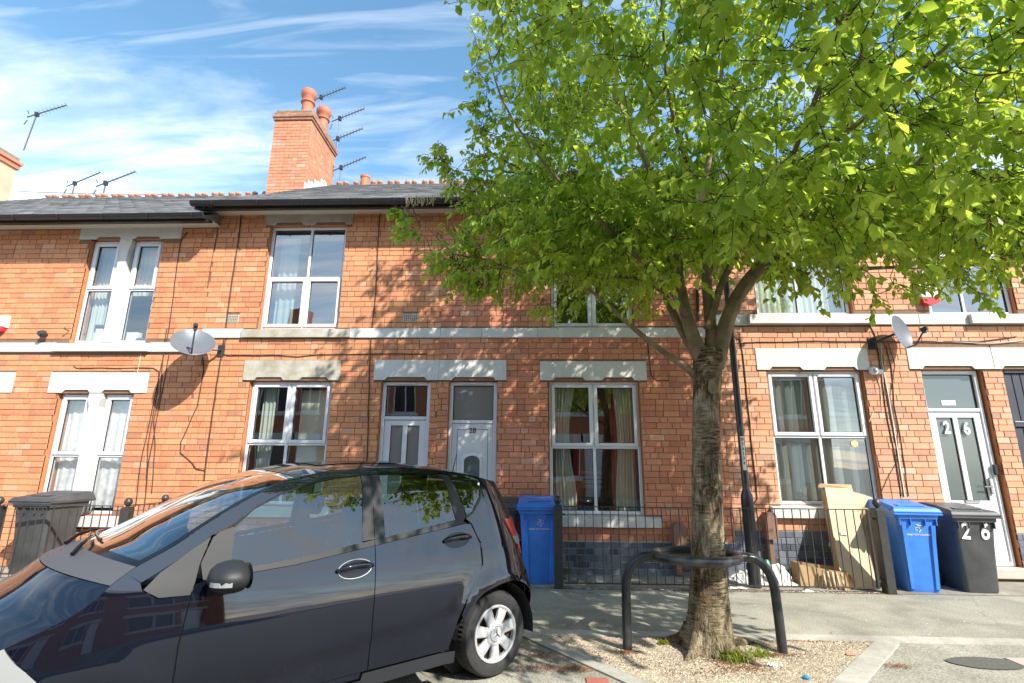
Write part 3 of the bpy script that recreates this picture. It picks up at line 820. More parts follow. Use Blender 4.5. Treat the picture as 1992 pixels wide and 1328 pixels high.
# H1 : X -13.6 .. -5.12
X12, X23, X34, XE = -5.12, -1.385, 2.78, 10.5
h1 = [(-7.43, -5.72, 5.0, 5.22), (-7.24, -6.01, 3.25, 5.0), (-7.40, -5.85, 2.46, 2.78), (-7.24, -6.04, .69, 2.46), (-6.9+.0, -5.94, .54, .69),
      (-13.6, X12, 3.10, 3.25), (-9.4, -7.98, 2.46, 2.78), (-9.2, -8.16, 0, 2.46)]
h1[4] = (-7.36, -5.94, .54, .69)
op1 = [(-7.24, -6.01, 3.25, 5.0), (-7.24, -6.04, .69, 2.46), (-9.2, -8.16, 0, 2.46)]
wall_panel(H1, -13.6, X12, 0, 5.2, op1)
lay(H1, -13.6, X12, 0, 5.2, h1, 'brick_a', 11)
lintel(H1, -7.43, -5.72, 5.0, 5.215, [(-7.15, -6.72), (-6.50, -6.06)])
lintel(H1, -7.40, -5.85, 2.465, 2.78, [(-7.17, -6.73), (-6.55, -6.08)])
lintel(H1, -9.4, -7.98, 2.465, 2.78, [(-9.1, -8.25)])
sill(H1, -7.43, -5.91, 3.105, 3.25)
band(H1, -13.6, -7.43, 3.10, 3.25, [-10.2]); band(H1, -5.91, X12, 3.10, 3.25, [])
sill(H1, -7.36, -5.94, .54, .69)
for zz0, zz1, zt in ((3.255, 4.995, 4.15), (.695, 2.455, 1.53)):
    window(H1, -7.23, -6.74, zz0, zz1, zt, 0, True, False, single=True, vw=.34)
    window(H1, -6.53, -6.04, zz0, zz1, zt, 0, True, False, single=True, vw=.34)
    mb = MB(); xm = -6.635
    pl = [(xm-.105, zz0), (xm+.105, zz0), (xm+.105, zz0+.1), (xm+.065, zz0+.22), (xm+.065, zz1-.2), (xm+.105, zz1-.08), (xm+.105, zz1), (xm-.105, zz1), (xm-.105, zz1-.08), (xm-.065, zz1-.2), (xm-.065, zz0+.22), (xm-.105, zz0+.1)]
    mb.box(xm-.07, xm+.07, -.012, .12, zz0, zz1)
    mb.prism([(xm-.104, zz1), (xm-.104, zz1-.07), (xm-.0705, zz1-.2), (xm-.0705, zz1)], -.012, .12); mb.prism([(xm+.104, zz1), (xm+.0705, zz1), (xm+.0705, zz1-.2), (xm+.104, zz1-.07)], -.012, .12)
    mb.prism([(xm-.104, zz0), (xm-.0705, zz0), (xm-.0705, zz0+.2), (xm-.104, zz0+.1)], -.012, .12); mb.prism([(xm+.104, zz0), (xm+.104, zz0+.1), (xm+.0705, zz0+.2), (xm+.0705, zz0)], -.012, .12)
    part('mullion', mb, 'stone', H1)
window(H1, -9.15, -8.2, .05, 2.43, 2.0, 0, False, False, single=True)
interior(H1, -9.4, X12, 2.9)
curtain(H1, -7.2, -6.08, .78, 2.36, .22, 'net', 9, .014, 'net_curtain')
curtain(H1, -7.2, -6.95, 3.33, 4.9, .24, 'curtain_green', 4, .02); curtain(H1, -6.6, -6.2, 4.1, 4.9, .24, 'curtain_green', 5, .012)
# clutter on the upstairs sill inside
for i, (x, w_, h_, m_) in enumerate(((-6.95, .20, .05, 'alu'), (-6.93, .18, .22, 'upvc'), (-6.40, .20, .16, 'upvc'), (-6.2, .26, .07, 'dark_metal'))):
    mb = MB(); zb = 3.31+(.24 if i == 0 else 0); mb.bev(x-w_/2, x+w_/2, .17, .27, zb, zb+h_, .02)
    solo('storage_box' if i != 3 else 'folded_cloth', mb, m_, ['grey tray on top of the white box inside the left upper window', 'white box standing inside the left upper window', 'white rounded box inside the right light of the left upper window', 'dark folded cloth beside the white rounded box upstairs'][i], 'box' if i != 3 else 'cloth')
G1, G2 = at(200, 415, -.49).z, at(600, 387, -.49).z
eaves(H1, -20, X12+.03, 5.215, G1, endcap_right=True)
Z1r, Z2r = at(240, 384, 4.3).z, at(800, 358, 4.3).z
roof(H1, -12.9, X12, G1+.01, Z1r, 4.3, (-12.9, X12), 3); roof(H1, -20, -12.9, G1+.01, Z1r-.30, 4.3, (-20, -12.9), 13)

# H2
h2 = [(-4.33, -2.895, 5.22, 5.43), (-4.25, -2.99, 3.47, 5.22), (X12, X23, 3.32, 3.47), (-4.38, -2.885, 2.66, 2.97), (-4.27, -3.0, .85, 2.66),
      (-2.37, X23, 2.665, 2.975), (-2.25, -1.50, 0, 2.665), (-4.40, -2.86, .70, .85), (-4.78, -4.57, 3.57, 3.70), (-1.98, -1.74, 3.57, 3.71)]
op2 = [(-4.25, -2.99, 3.47, 5.22), (-4.27, -3.0, .85, 2.66), (-2.25, -1.50, 0, 2.665)]
wall_panel(H2, X12, X23, 0, 5.43, op2)
lay(H2, X12, X23, 0, 5.43, h2, 'brick_a', 12)
lintel(H2, -4.33, -2.895, 5.225, 5.425, [(-4.18, -3.70), (-3.52, -3.0)], 'stone_stained')
lintel(H2, -4.38, -2.885, 2.665, 2.97, [(-4.2, -3.75), (-3.5, -3.05)], 'stone_stained')
lintel(H2, -2.37, X23-.002, 2.67, 2.975, [(-2.2, -1.56)])
sill(H2, -4.47, -2.79, 3.325, 3.47, .06, 'stone_stained'); sill(H2, -4.40, -2.86, .70, .85)
band(H2, X12, -4.47, 3.32, 3.47, []); band(H2, -2.79, X23, 3.32, 3.47, [-2.46])
window(H2, -4.25, -2.99, 3.475, 5.22, 4.33, -3.585, False, True, glass='glass_up')
window(H2, -4.26, -3.005, .855, 2.655, 1.72, -3.64, True, False)
interior(H2, X12+.05, X23-.05, 3.2)
curtain(H2, -4.15, -3.95, .9, 2.6, .24, 'curtain_green', 3, .02)
mb = MB(); mb.bev(-3.55, -3.08, .24, .30, .95, 2.55, .01); part('wardrobe', mb, 'curtain', H2)
curtain(H2, -4.16, -3.85, 3.6, 5.1, .26, 'curtain_green', 3, .02)
air_vent(H2, -4.78, -4.57, 3.57, 3.70); air_vent(H2, -1.98, -1.74, 3.575, 3.71)
eaves(H2, X12+.05-.25, X23, 5.425, G2, endcap_left=True)
roof(H2, X12, X23, G2+.01, Z2r, 4.3, (X12+.0, X23), 4)

# H3
h3 = [(X23, -.37, 2.665, 2.975), (-1.23, -.50, 0, 2.665), (X23, X34, 3.32, 3.47), (.13, 1.705, 2.665, 2.96), (.25, 1.595, .76, 2.665), (.25, 1.78, .62, .76),
      (.10, 1.72, 5.22, 5.43), (.30, 1.57, 3.47, 5.22)]
op3 = [(-1.23, -.50, 0, 2.665), (.25, 1.595, .76, 2.665), (.30, 1.57, 3.47, 5.22)]
wall_panel(H3, X23, X34, .44, 5.43, op3); wall_panel(H3, X23, X34, 0, .44, op3, 'mortar_pale')
lay(H3, X23, X34, .44, 5.43, h3, 'brick_b', 13)
lay(H3, X23, X34, 0, .435, h3, 'blue_brick', 23, 'blue_brick', 'blue_brickwork')
lintel(H3, X23+.002, -.37, 2.67, 2.975, [(-1.19, -.53)])
lintel(H3, .13, 1.705, 2.67, 2.955, [(.32, .80), (1.05, 1.53)]); lintel(H3, .10, 1.72, 5.225, 5.425, [(.3, .8), (1.05, 1.5)])
sill(H3, .15, 1.78, .62, .765, .085)
band(H3, X23, X34, 3.32, 3.47, [-.75, .1, 1.75])
window(H3, .26, 1.59, .77, 2.66, 1.70, .915, True, False)
window(H3, .31, 1.56, 3.475, 5.215, 4.33, .935, False, True, glass='glass_up')
interior(H3, X23+.05, X34-.05, 3.2)
curtain(H3, .33, .66, .82, 2.6, .22, 'curtain', 6, .022, gather=.5); curtain(H3, 1.52, 1.22, .82, 2.6, .22, 'curtain', 6, .022, gather=.3)
curtain(H3, .62, .72, .82, 1.9, .27, 'curtain_red', 3, .02); curtain(H3, 1.36, 1.18, .82, 2.5, .27, 'curtain_red', 3, .02)
mb = MB()
for z_ in (1.10, 1.17, 1.24, 1.31): mb.bev(.70, 1.10, .75, 1.0, z_, z_+.045, .006)
part('shelf', mb, 'upvc_grey', H3)
mb = MB(); mb.bev(.85, 1.18, .9, 1.15, .05, 1.95, .01); part('cupboard', mb, 'brown_box', H3)
eaves(H3, X23, X34, 5.425, G2)
roof(H3, X23, X34, G2+.01, Z2r, 4.3, (X23, X34), 5)

# H4
h4 = [(3.32, 4.93, 2.83, 3.15), (3.45, 4.84, .92, 2.83), (3.30, 4.95, .77, .92), (X34, XE, 3.51, 3.67), (5.50, 6.68, 2.845, 3.16), (6.68, 7.95, 2.845, 3.16),
      (5.66, 6.53, .16, 2.845), (5.55, 6.60, 0, .16), (6.80, 7.85, 0, 2.845), (3.40, 4.86, 3.67, 5.30), (3.3, 4.95, 5.30, 5.6), (5.95, 7.22, 3.67, 5.30), (5.85, 7.32, 5.3, 5.6)]
op4 = [(3.45, 4.84, .92, 2.83), (5.66, 6.53, 0, 2.845), (6.80, 7.85, 0, 2.845), (3.42, 4.84, 3.67, 5.30), (5.95, 7.22, 3.67, 5.30)]
wall_panel(H4, X34, XE, .6, 5.62, op4); wall_panel(H4, X34, XE, 0, .6, op4, 'mortar_pale')
lay(H4, X34, XE, .6, 5.62, h4, 'brick_c', 14)
lay(H4, X34, XE, 0, .595, h4, 'blue_brick', 24, 'blue_brick', 'blue_brickwork')
lintel(H4, 3.32, 4.93, 2.83, 3.15, [(3.5, 3.98), (4.28, 4.76)]); lintel(H4, 5.50, 6.678, 2.845, 3.16, [(5.68, 6.42)]); lintel(H4, 6.682, 7.95, 2.845, 3.16, [(6.8, 7.7)])
lintel(H4, 3.3, 4.95, 5.30, 5.6, [(3.5, 3.98), (4.28, 4.76)]); lintel(H4, 5.85, 7.32, 5.30, 5.6, [(6, 6.5), (6.7, 7.2)])
sill(H4, 3.25, 5.07, 3.515, 3.67, .11); band(H4, X34, 3.25, 3.51, 3.67, []); band(H4, 5.07, 6.46, 3.51, 3.67, [5.75]); sill(H4, 6.46, 8.0, 3.515, 3.67, .09); band(H4, 8.0, XE, 3.51, 3.67, [])
sill(H4, 3.30, 4.95, .77, .925, .085)
window(H4, 3.455, 4.835, .93, 2.825, 1.87, 4.14, True, False)
window(H4, 3.43, 4.83, 3.675, 5.29, 4.6, 4.08, True, False)
window(H4, 6.0, 7.21, 3.675, 5.29, 4.6, 6.52, True, False, glass='glass_up')
interior(H4, X34+.05, 9, 3.35)
bl_ = part('vertical_blind', (lambda m_: (m_.box(3.5, 4.8, .150, .185, 2.70, 2.74), m_)[1])(MB()), 'upvc', H4)
sm = MB(); sm.add([(-.036, .010, 0), (.036, -.010, 0), (.036, -.010, 1.74), (-.036, .010, 1.74)], [(0, 1, 2, 3)]); sme = sm.mesh('blind_slat', 'blind')
for i in range(19):
    o = bpy.data.objects.new('blind_slat', sme); o.location = (3.53+i*.068, .175, .96); o.rotation_euler = (0, 0, random.uniform(-.55, -.1)); link(o, bl_)
curtain(H4, 3.47, 4.80, 3.72, 5.25, .24, 'curtain_green', 16, .012)
eaves(H4, X34, XE, 5.62, G2+.19, endcap_left=True)
roof(H4, X34, XE, G2+.2, Z2r+.19, 4.3, (X34, XE), 6)

# doors
def door(house, x0, x1, z0, z1, zt, style, number=None, num_m='white_paint', m='upvc'):
    y = .10
    mb = MB(); frame_box(mb, x0, x1, z0, z1, .055, y-.03, y+.04); mb.bev(x0+.055, x1-.055, y-.03, y+.04, zt-.025, zt+.025, .006)
    if style == 'arch': mb.box(x0+.055, x1-.055, y+.0, y+.03, z0+.055, zt-.025)
    d = part('door', mb, m, house)
    def pane(a, b, c, e, mm, nm='pane'):
        p_ = MB(); p_.add([(a, y+.012, c), (b, y+.012, c), (b, y+.012, e), (a, y+.012, e)], [(0, 1, 2, 3)]); part(nm, p_, mm, d)
        g_ = MB(); frame_box(g_, a-.004, b+.004, c-.004, e+.004, .009, y+.0, y+.011, .002); part('gasket', g_, 'rubber', d)
    gm = 'glass_frost' if style != 'two_long' else 'glass_door'
    pane(x0+.062, x1-.062, zt+.03, z1-.062, gm if style != 'two' else 'glass')
    a, b = x0+.055, x1-.055
    if style in ('two', 'two_long'):
        lf = MB(); xm = (a+b)/2; wd = .10; c, e = (z0+.85 if style == 'two_long' else z0+1.0), zt-.025-.085
        if style == 'two_long': c = z0+.84
        lf.bev(a+.004, a+wd, y-.012, y+.03, z0+.06, zt-.03, .005); lf.bev(b-wd, b-.004, y-.012, y+.03, z0+.06, zt-.03, .005)
        lf.bev(a+wd, b-wd, y-.012, y+.03, e, zt-.03, .005); lf.bev(xm-.035, xm+.035, y-.012, y+.03, c, e, .005)
        lf.bev(a+wd, b-wd, y-.012, y+.03, z0+.06, c, .005)
        lf.bev(a+wd+.03, b-wd-.03, y-.022, y-.012, z0+.16, c-.10, .008)
        part('door_leaf', lf, m, d)
        pane(a+wd, xm-.035, c, e, gm); pane(xm+.035, b-wd, c, e, gm)
        return d, (a+wd, xm, b-wd, c, e, y)
    else:
        lf = MB(); lf.bev(a+.004, b-.004, y-.012, y, z0+.06, zt-.03, .005); part('door_leaf', lf, m, d)
        gr = MB(); frame_box(gr, a+.075, b-.075, z0+.2, zt-.11, .008, y-.0135, y-.0115, .001); part('panel_groove', gr, 'grey_paint', d)
        xm = (a+b)/2; w2 = .16; zt2 = zt-.55; zb2 = z0+1.05
        fr = MB(); n = 12
        arc = [(xm+w2*math.cos(t), zt2+.10*math.sin(t)) for t in np.linspace(0, math.pi, n)]
        out = [(xm-w2, zb2), (xm+w2, zb2)]+arc
        inn = [(xm-(w2-.045), zb2+.045), (xm+(w2-.045), zb2+.045)]+[(xm+(w2-.045)*math.cos(t), zt2-.02+.08*math.sin(t)) for t in np.linspace(0, math.pi, n)]
        k = len(out)
        fr.add([(x, y-.03, z) for x, z in inn]+[(x, y-.018, z) for x, z in out]+[(x, y-.005, z) for x, z in out]+[(x, y-.008, z) for x, z in inn],
               [(i, (i+1) % k, (i+1) % k+k, i+k) for i in range(k)]+[(i+k, (i+1) % k+k, (i+1) % k+2*k, i+2*k) for i in range(k)]+[(i, i+3*k, (i+1) % k+3*k, (i+1) % k) for i in range(k)])
        part('moulding', fr, m, d)
        p_ = MB(); p_.add([(x, y-.0145, z) for x, z in inn], [list(range(k))]); part('pane', p_, 'glass_door', d)
        return d, (a, xm, b, zb2, zt2, y)
d2_, g2 = door(H2, -2.245, -1.505, .02, 2.655, 2.11, 'two')
d3_, g3 = door(H3, -1.225, -.505, .02, 2.655, 2.06, 'arch')
text_part('house_number', '28', .105, (g3[1]+.0, g3[5]-.0145, 1.93), 'grey_paint', d3_, bold=.002)
for hh, xx in ((d2_, -1.88), (d3_, -.865)):
    mb = MB(); mb.bev(xx-.16, xx+.16, .045, .07, 2.615, 2.635, .004); part('trickle_vent', mb, 'upvc', hh)
d4_, g4 = door(H4, 5.665, 6.50, .17, 2.835, 2.26, 'two_long')
text_part('house_number', '2', .24, ((g4[0]+g4[1])/2-.01, .080, 2.0), 'white_paint', d4_, sx=.75, bold=.006); text_part('house_number', '6', .24, ((g4[1]+g4[2])/2-.0, .080, 1.99), 'white_paint', d4_, sx=.75, bold=.006)
mb = MB(); mb.bev(6.36, 6.40, .055, .075, 1.10, 1.32, .006); mb.bev(6.27, 6.385, .04, .055, 1.19, 1.21, .005); part('handle', mb, 'chrome', d4_)
mb = MB(); mb.bev(6.0, 6.2, .07, .09, .98, 1.02, .006); part('letterbox', mb, 'chrome', d4_)
mb = MB(); mb.bev(6.44, 6.49, .03, .06, 1.36, 1.50, .008); part('door_bell', mb, 'black_plastic', d4_)
mb = MB(); mb.bev(5.95, 6.15, .104, .110, 2.33, 2.40, .002); part('paper_notice', mb, 'white_paint', d4_)
mb = MB(); mb.bev(5.56, 6.62, -.10, .2, .04, .165, .01); part('doorstep', mb, 'step', H4)
mb = MB(); mb.box(5.5, 6.7, -.03, .2, 0, .04); part('doorstep_base', mb, 'mortar', H4)
mb = MB(); mb.tube([(4.52, .09, 1.75+0), (4.52, .088, 1.75)], .01, 6)
st = at(1662, 863, .09)
mb = MB(); mb.lathe([(.05, 0), (.05, .003)], (st.x, .088, st.z), 12, 0, 'y'); part('sticker', mb, 'yellow', H4)
mb = MB(); mb.box(st.x-.045, st.x+.045, .084, .0875, st.z-.02, st.z+.015); part('sticker_band', mb, 'white_paint', H4)
# boarded gate to the passage
mb = MB(); frame_box(mb, 6.80, 7.85, .02, 2.84, .05, .03, .09); mb.bev(6.85, 7.80, .035, .09, 2.02, 2.09, .006)
gt = part('gate', mb, 'gate', H4)
for i in range(8):
    for (c, e) in ((.08, 2.015), (2.095, 2.785)):
        mb = MB(); mb.bev(6.855+i*.118, 6.855+i*.118+.112, .06, .085, c, e, .006); part('board', mb, 'gate', gt)
mb = MB(); mb.bev(6.85, 7.80, .025, .036, 2.085, 2.10, .002); part('rail', mb, 'upvc_grey', gt)

# party-wall chimney between H1 and H2
def chimney(house, x0, x1, y0, y1, z0, z1, m='brick_b', own=True):
    c_ = part('chimney', (lambda q_: (q_.box(x0+.008, x1-.008, y0+.008, y1-.008, z0, z1), q_)[1])(MB()), 'mortar' if own else 'render', house)
    if own:
        rr = random.Random(5); me1 = brick_mesh('brick', BL, m, 301); me2 = brick_mesh('brick', BH, m, 302)
        z = 7.55; k = 0; side_ = MB()
        while z < z1-.03:
            x = x0+(0 if k % 2 else -.11); i = k % 2
            x = x0; seq = []
            while x < x1-.02:
                L = BL if i % 2 == 0 else BH
                if x+L > x1: L = x1-x
                if abs(L-BL) < 1e-6 or abs(L-BH) < 1e-6:
                    o = bpy.data.objects.new('brick', me1 if L == BL else me2); o.location = (x, y0+rr.gauss(0, .002), z); link(o, c_)
                else:
                    seq.append((x, L))
                x += L+BJ; i += 1
            for a, L in seq:
                if L > .02: side_.bev(a, a+L, y0-.005, y0+.02, z, z+CH-BJ, .003)
            y = y0+.002; i = k % 2
            while y < y1-.02:
                L = min(BL if i % 2 else BH, y1-y)
                side_.box(x1-.02, x1+rr.uniform(.001, .006), y, y+L, z, z+CH-BJ); y += L+BJ; i += 1
            z += CH; k += 1
        part('brickwork', side_, m, c_, kind='stuff')
    # oversailing courses
    zc = z1
    cp = MB()
    for e, h in ((.03, .07), (.055, .075), (.03, .075), (-.0, .0)):
        if h: cp.bev(x0-e, x1+e, y0-e, y1+e, zc, zc+h, .01); zc += h
    part('chimney_cap', cp, 'cap_brick', c_)
    cf = MB(); cf.bev(x0+.0, x1-.0, y0-.0, y1+.0, zc, zc+.10, .03); part('capping', cf, 'stone_dirty', c_)
    return c_, zc+.10
MT['cap_brick'] = mat('sooty cap brick', (.20, .115, .08), .9, big=(3, .6), noise=(12, .2), col2=(.46, .22, .13), bump=(30, .4, .006))
MT['stone_dirty'] = mat('lichened capping', (.16, .14, .11), .9, noise=(12, .3), col2=(.36, .28, .20))
cz = at(560, 234, 3.3).z
CHM, ctop = chimney(H2, -6.34, -5.42, 3.3, 4.85, 7.2, cz)
def pot(parent, x, y, z, h, r=.17):
    mb = MB(); mb.lathe([(r*.95, 0), (r*1.0, .05), (r*.92, .10), (r*.82, h*.55), (r*.86, h*.60), (r*1.05, h*.62), (r*1.05, h*.66), (r*.88, h*.68), (r*.95, h*.78), (r*1.12, h*.82), (r*1.15, h*.95), (r*1.0, h), (r*.78, h), (r*.75, h-.12)], (x, y, z), 20)
    return part('chimney_pot', mb, 'terracotta', parent, smooth=True)
p1 = pot(CHM, -5.84, 3.85, ctop-.02, .98); p2 = pot(CHM, -5.68, 4.45, ctop-.02, .90)
mb = MB()
for k in range(10):
    mb.add([(-6.35-.25+k*.0, 0, 0)], [])
fl = MB(); fl.box(-6.42, -5.36, 3.22, 3.30, 7.45, 7.62)
part('flashing', fl, 'lead', CHM)
fl = MB()
for k in range(9):
    y = 3.28+k*.17; zb = G2+(y+.42)*(Z2r-G2)/4.72
    if y > 4.3: zb = Z2r-(y-4.3)*.62
    fl.box(-5.42, -5.40, y, y+.16, zb-.03, zb+.16+(.05 if k % 2 else 0))
part('step_flashing', fl, 'lead', CHM)
# flue terminal on the ridge
fp = at(710, 352, 4.3); mb = MB(); mb.lathe([(.11, -.1), (.11, .16), (.125, .17), (.125, .22), (.09, .22)], (fp.x, 4.3, Z2r+.02), 14); part('flue_pot', mb, 'terracotta', H2, smooth=True)
# cream rendered chimney at the far left
cL = at(38, 322, 4.85)
H0c = thing('chimney_stack', 'cream rendered chimney stack cut by the left edge of the picture', 'chimney', (-14, 4, 7.2))
mb = MB(); mb.box(cL.x-1.3, cL.x-.06, 3.3, 4.85, 7.0, cL.z-.12); part('stack', mb, 'render', H0c)
mb = MB(); mb.bev(cL.x-1.36, cL.x-.02, 3.25, 4.9, cL.z-.12, cL.z+.02, .01); mb.bev(cL.x-1.40, cL.x+.02, 3.2, 4.93, cL.z+.02, cL.z+.10, .01); part('brick_cap', mb, 'brick_b', H0c)
mb = MB(); mb.bev(cL.x-1.3, cL.x-.04, 3.3, 4.85, cL.z+.10, cL.z+.22, .02); part('capping', mb, 'stone_dirty', H0c)
mb = MB(); mb.lathe([(.15, 0), (.13, .4), (.17, .45), (.17, .55), (.12, .55)], (cL.x-.45, 4.0, cL.z+.2), 14); part('chimney_pot', mb, 'terracotta', H0c, smooth=True)

# the passage-side roof of the next house to the left reads as one falling slope; cables and pipes on the fronts
cable(H1, C([(318, 500), (365, 452), (352, 470), (330, 640), (320, 690), (275, 900), (265, 985)][1:]), .006)
cable(H1, C([(330, 690), (290, 900), (282, 985)]), .006); cable(H1, C([(325, 640), (318, 700), (312, 770), (300, 820), (303, 870), (296, 960)]), .006)
cable(H1, C([(145, 712), (150, 716), (300, 716), (310, 722), (308, 760), (290, 860), (285, 960)]), .006)
cable(H1, C([(276, 688), (268, 728)]), .005, 'cable_white')
cable(H1, C([(395, 695), (397, 720), (385, 790), (365, 835), (353, 860), (352, 880), (375, 900), (383, 912), (400, 915)]), .007)
cable(H2, C([(455, 408), (470, 418), (468, 440), (440, 640), (415, 800), (398, 935)]), .010)
cable(H1, C([(425, 440), (418, 480), (405, 560)]), .005)
cable(H2, C([(433, 688), (445, 692), (540, 691), (580, 694), (620, 690), (700, 689), (830, 688)]), .006); cable(H2, C([(433, 690), (440, 660)]), .006)
cable(H2, C([(742, 405), (738, 430), (732, 560), (724, 640), (720, 700), (714, 900)]), .008)
cable(H3, C([(1258, 655), (1262, 690), (1266, 730), (1278, 740), (1300, 740)]), .007)
for pl, r_, mm in [([(1402, 655), (1438, 660), (1444, 690), (1455, 800), (1465, 900), (1472, 970), (1462, 985)], .009, 'cable'),
                   ([(1445, 667), (1560, 664), (1700, 665), (1800, 664), (1900, 665), (1975, 655)], .008, 'cable'), ([(1820, 664), (1930, 668), (1992, 662)], .006, 'cable_white'),
                   ([(1690, 632), (1700, 650), (1706, 680), (1712, 720), (1722, 800), (1742, 900), (1752, 965)], .007, 'cable'), ([(1712, 668), (1714, 700), (1727, 770), (1745, 880), (1758, 965)], .009, 'cable_white'),
                   ([(1722, 672), (1733, 720), (1738, 790), (1752, 860), (1766, 965)], .006, 'cable'), ([(1716, 690), (1722, 760), (1735, 830), (1748, 900), (1757, 965)], .006, 'cable'),
                   ([(1727, 668), (1740, 710), (1730, 770), (1745, 840), (1742, 900)], .004, 'cable'), ([(1703, 728), (1712, 755), (1714, 800), (1698, 800), (1690, 820)], .005, 'cable_white'),
                   ([(1745, 895), (1725, 930), (1712, 960)], .004, 'cable'), ([(1923, 672), (1930, 700), (1933, 715)], .007, 'cable')]:
    cable(H4, C(pl), r_, mm)
cable(H3, [(x_, z_) for x_, z_ in C([(1355, 560), (1357, 625)])], .022, 'black_plastic', -.03)

# ------------------------------------------------------------------ things on the fronts and roofs
def dish(px, py, Y, rad, normal, label, mount, arm_dir):
    c = at(px, py, Y); n = Vector(normal).normalized()
    t = thing('satellite_dish', label, 'satellite dish', tuple(mount), 'satellite dishes')
    u = n.cross(Vector((0, 0, 1))).normalized(); v = n.cross(u)
    mb = MB(); rings = []
    for (f, d) in ((0, -.10), (.3, -.09), (.6, -.063), (.85, -.026), (1.0, 0), (1.02, -.004)):
        rings.append([tuple(c+(u*math.cos(a)+v*math.sin(a)*1.07)*rad*f+n*d*rad/.33) for a in np.linspace(0, 2*math.pi, 33)[:-1]])
    vs = [q_ for r_ in rings for q_ in r_]; k = 32
    mb.add(vs, [(i*k+j, i*k+(j+1) % k, (i+1)*k+(j+1) % k, (i+1)*k+j) for i in range(5) for j in range(k)])
    part('reflector', mb, 'dish', t, smooth=True)
    back = c-n*.10*rad/.33; m0 = Vector(mount)
    mb = MB(); mb.tube([back, back-n*.06, m0+Vector((0, -.10, 0)), m0], .018, 8); part('wall_arm', mb, 'dark_metal', t, smooth=True)
    mb = MB(); mb.bev(m0.x-.05, m0.x+.05, -.02, 0, m0.z-.09, m0.z+.09, .004); part('bracket', mb, 'dark_metal', t)
    low = c-v*0+(-v if v.z > 0 else v)*rad*1.02
    foc = c+n*rad*1.15+(-v if v.z > 0 else v)*rad*.25
    mb = MB(); mb.tube([low-n*.02, low+n*.1, foc], .011, 6); part('feed_arm', mb, 'dark_metal', t, smooth=True)
    mb = MB(); mb.tube([foc-n*.05, foc+n*.03], [.028, .032], 10); mb.tube([foc-n*.01, foc-n*.01+Vector((.0, 0, -.06))], .022, 8); part('receiver', mb, 'dark_metal', t, smooth=True)
dish(376, 664, -.42, .285, (.42, -.61, .67), 'grey satellite dish tilted upward at the left end of the pale band', (-4.78, 0, 3.12), None)
dish(1755, 645, -.26, .235, (.50, -.84, .15), 'small satellite dish seen nearly edge-on above the door of number 26', (5.02, 0, 3.22), None)

def alarm(x0, x1, z0, z1, label):
    t = thing('alarm_box', label, 'alarm box', ((x0+x1)/2, 0, z0), 'burglar alarm boxes')
    xm = (x0+x1)/2; h = z1-z0
    mb = MB(); mb.bev(x0, x1, -.08, 0, z0+h*.33, z1, .015); part('cover', mb, 'alarm_white', t)
    mb = MB(); mb.prism([(x0+.01, z0+h*.33-.001), (x0+.03, z0+h*.1), (xm-.03, z0), (xm+.03, z0), (x1-.03, z0+h*.1), (x1-.01, z0+h*.33-.001)], -.082, 0); part('sounder', mb, 'alarm_red', t)
alarm(-8.56, -8.28, 3.40, 3.68, 'white alarm box with red base at the left edge of the picture')
alarm(5.80, 6.08, 3.80, 4.12, 'white alarm box with red base beside the upper right window')
q = at(86, 650, -.05)
mb = MB(); mb.lathe([(.035, 0), (.045, .02), (.06, .06), (.06, .075), (.03, .10), (.02, .14)], (q.x, -.14, q.z), 14, 0, 'y'); solo('security_light', mb, 'dark_metal', 'dark bullet lamp on the left brick wall above the pale band', 'lamp', True)
q = at(135, 643, 0)
mb = MB(); mb.tube([(q.x, 0, q.z), (q.x, -.08, q.z), (q.x, -.09, q.z+.03)], .008, 6); solo('wall_hook', mb, 'dark_metal', 'small rusty hook in the left brick wall beside the upper window', 'hook', True)
q = at(1707, 720, -.08)
t = thing('security_camera', 'white dome camera among the cables between the lintels of number 26', 'camera', (q.x, 0, q.z))
mb = MB(); mb.lathe([(.05, 0), (.06, -.02), (.06, -.06), (.05, -.08)], (q.x-.03, 0, q.z), 14, 0, 'y'); part('housing', mb, 'upvc', t, smooth=True)
mb = MB(); mb.lathe([(.028, -.07), (.034, -.09), (.02, -.115), (.004, -.12)], (q.x-.03, 0, q.z), 12, 0, 'y'); part('lens', mb, 'upvc_grey', t, smooth=True)
mb = MB(); mb.bev(q.x+.01, q.x+.09, -.07, 0, q.z-.05, q.z+.02, .01); part('junction_box', mb, 'upvc', t)
q = at(1424, 660, -.05)
mb = MB(); mb.lathe([(.03, 0), (.045, -.02), (.045, -.06), (.03, -.09), (.012, -.10)], (q.x, 0, q.z), 14, 0, 'y'); solo('doorway_light', mb, 'upvc', 'small white round lamp on the brick wall right of the tree fork', 'lamp', True)

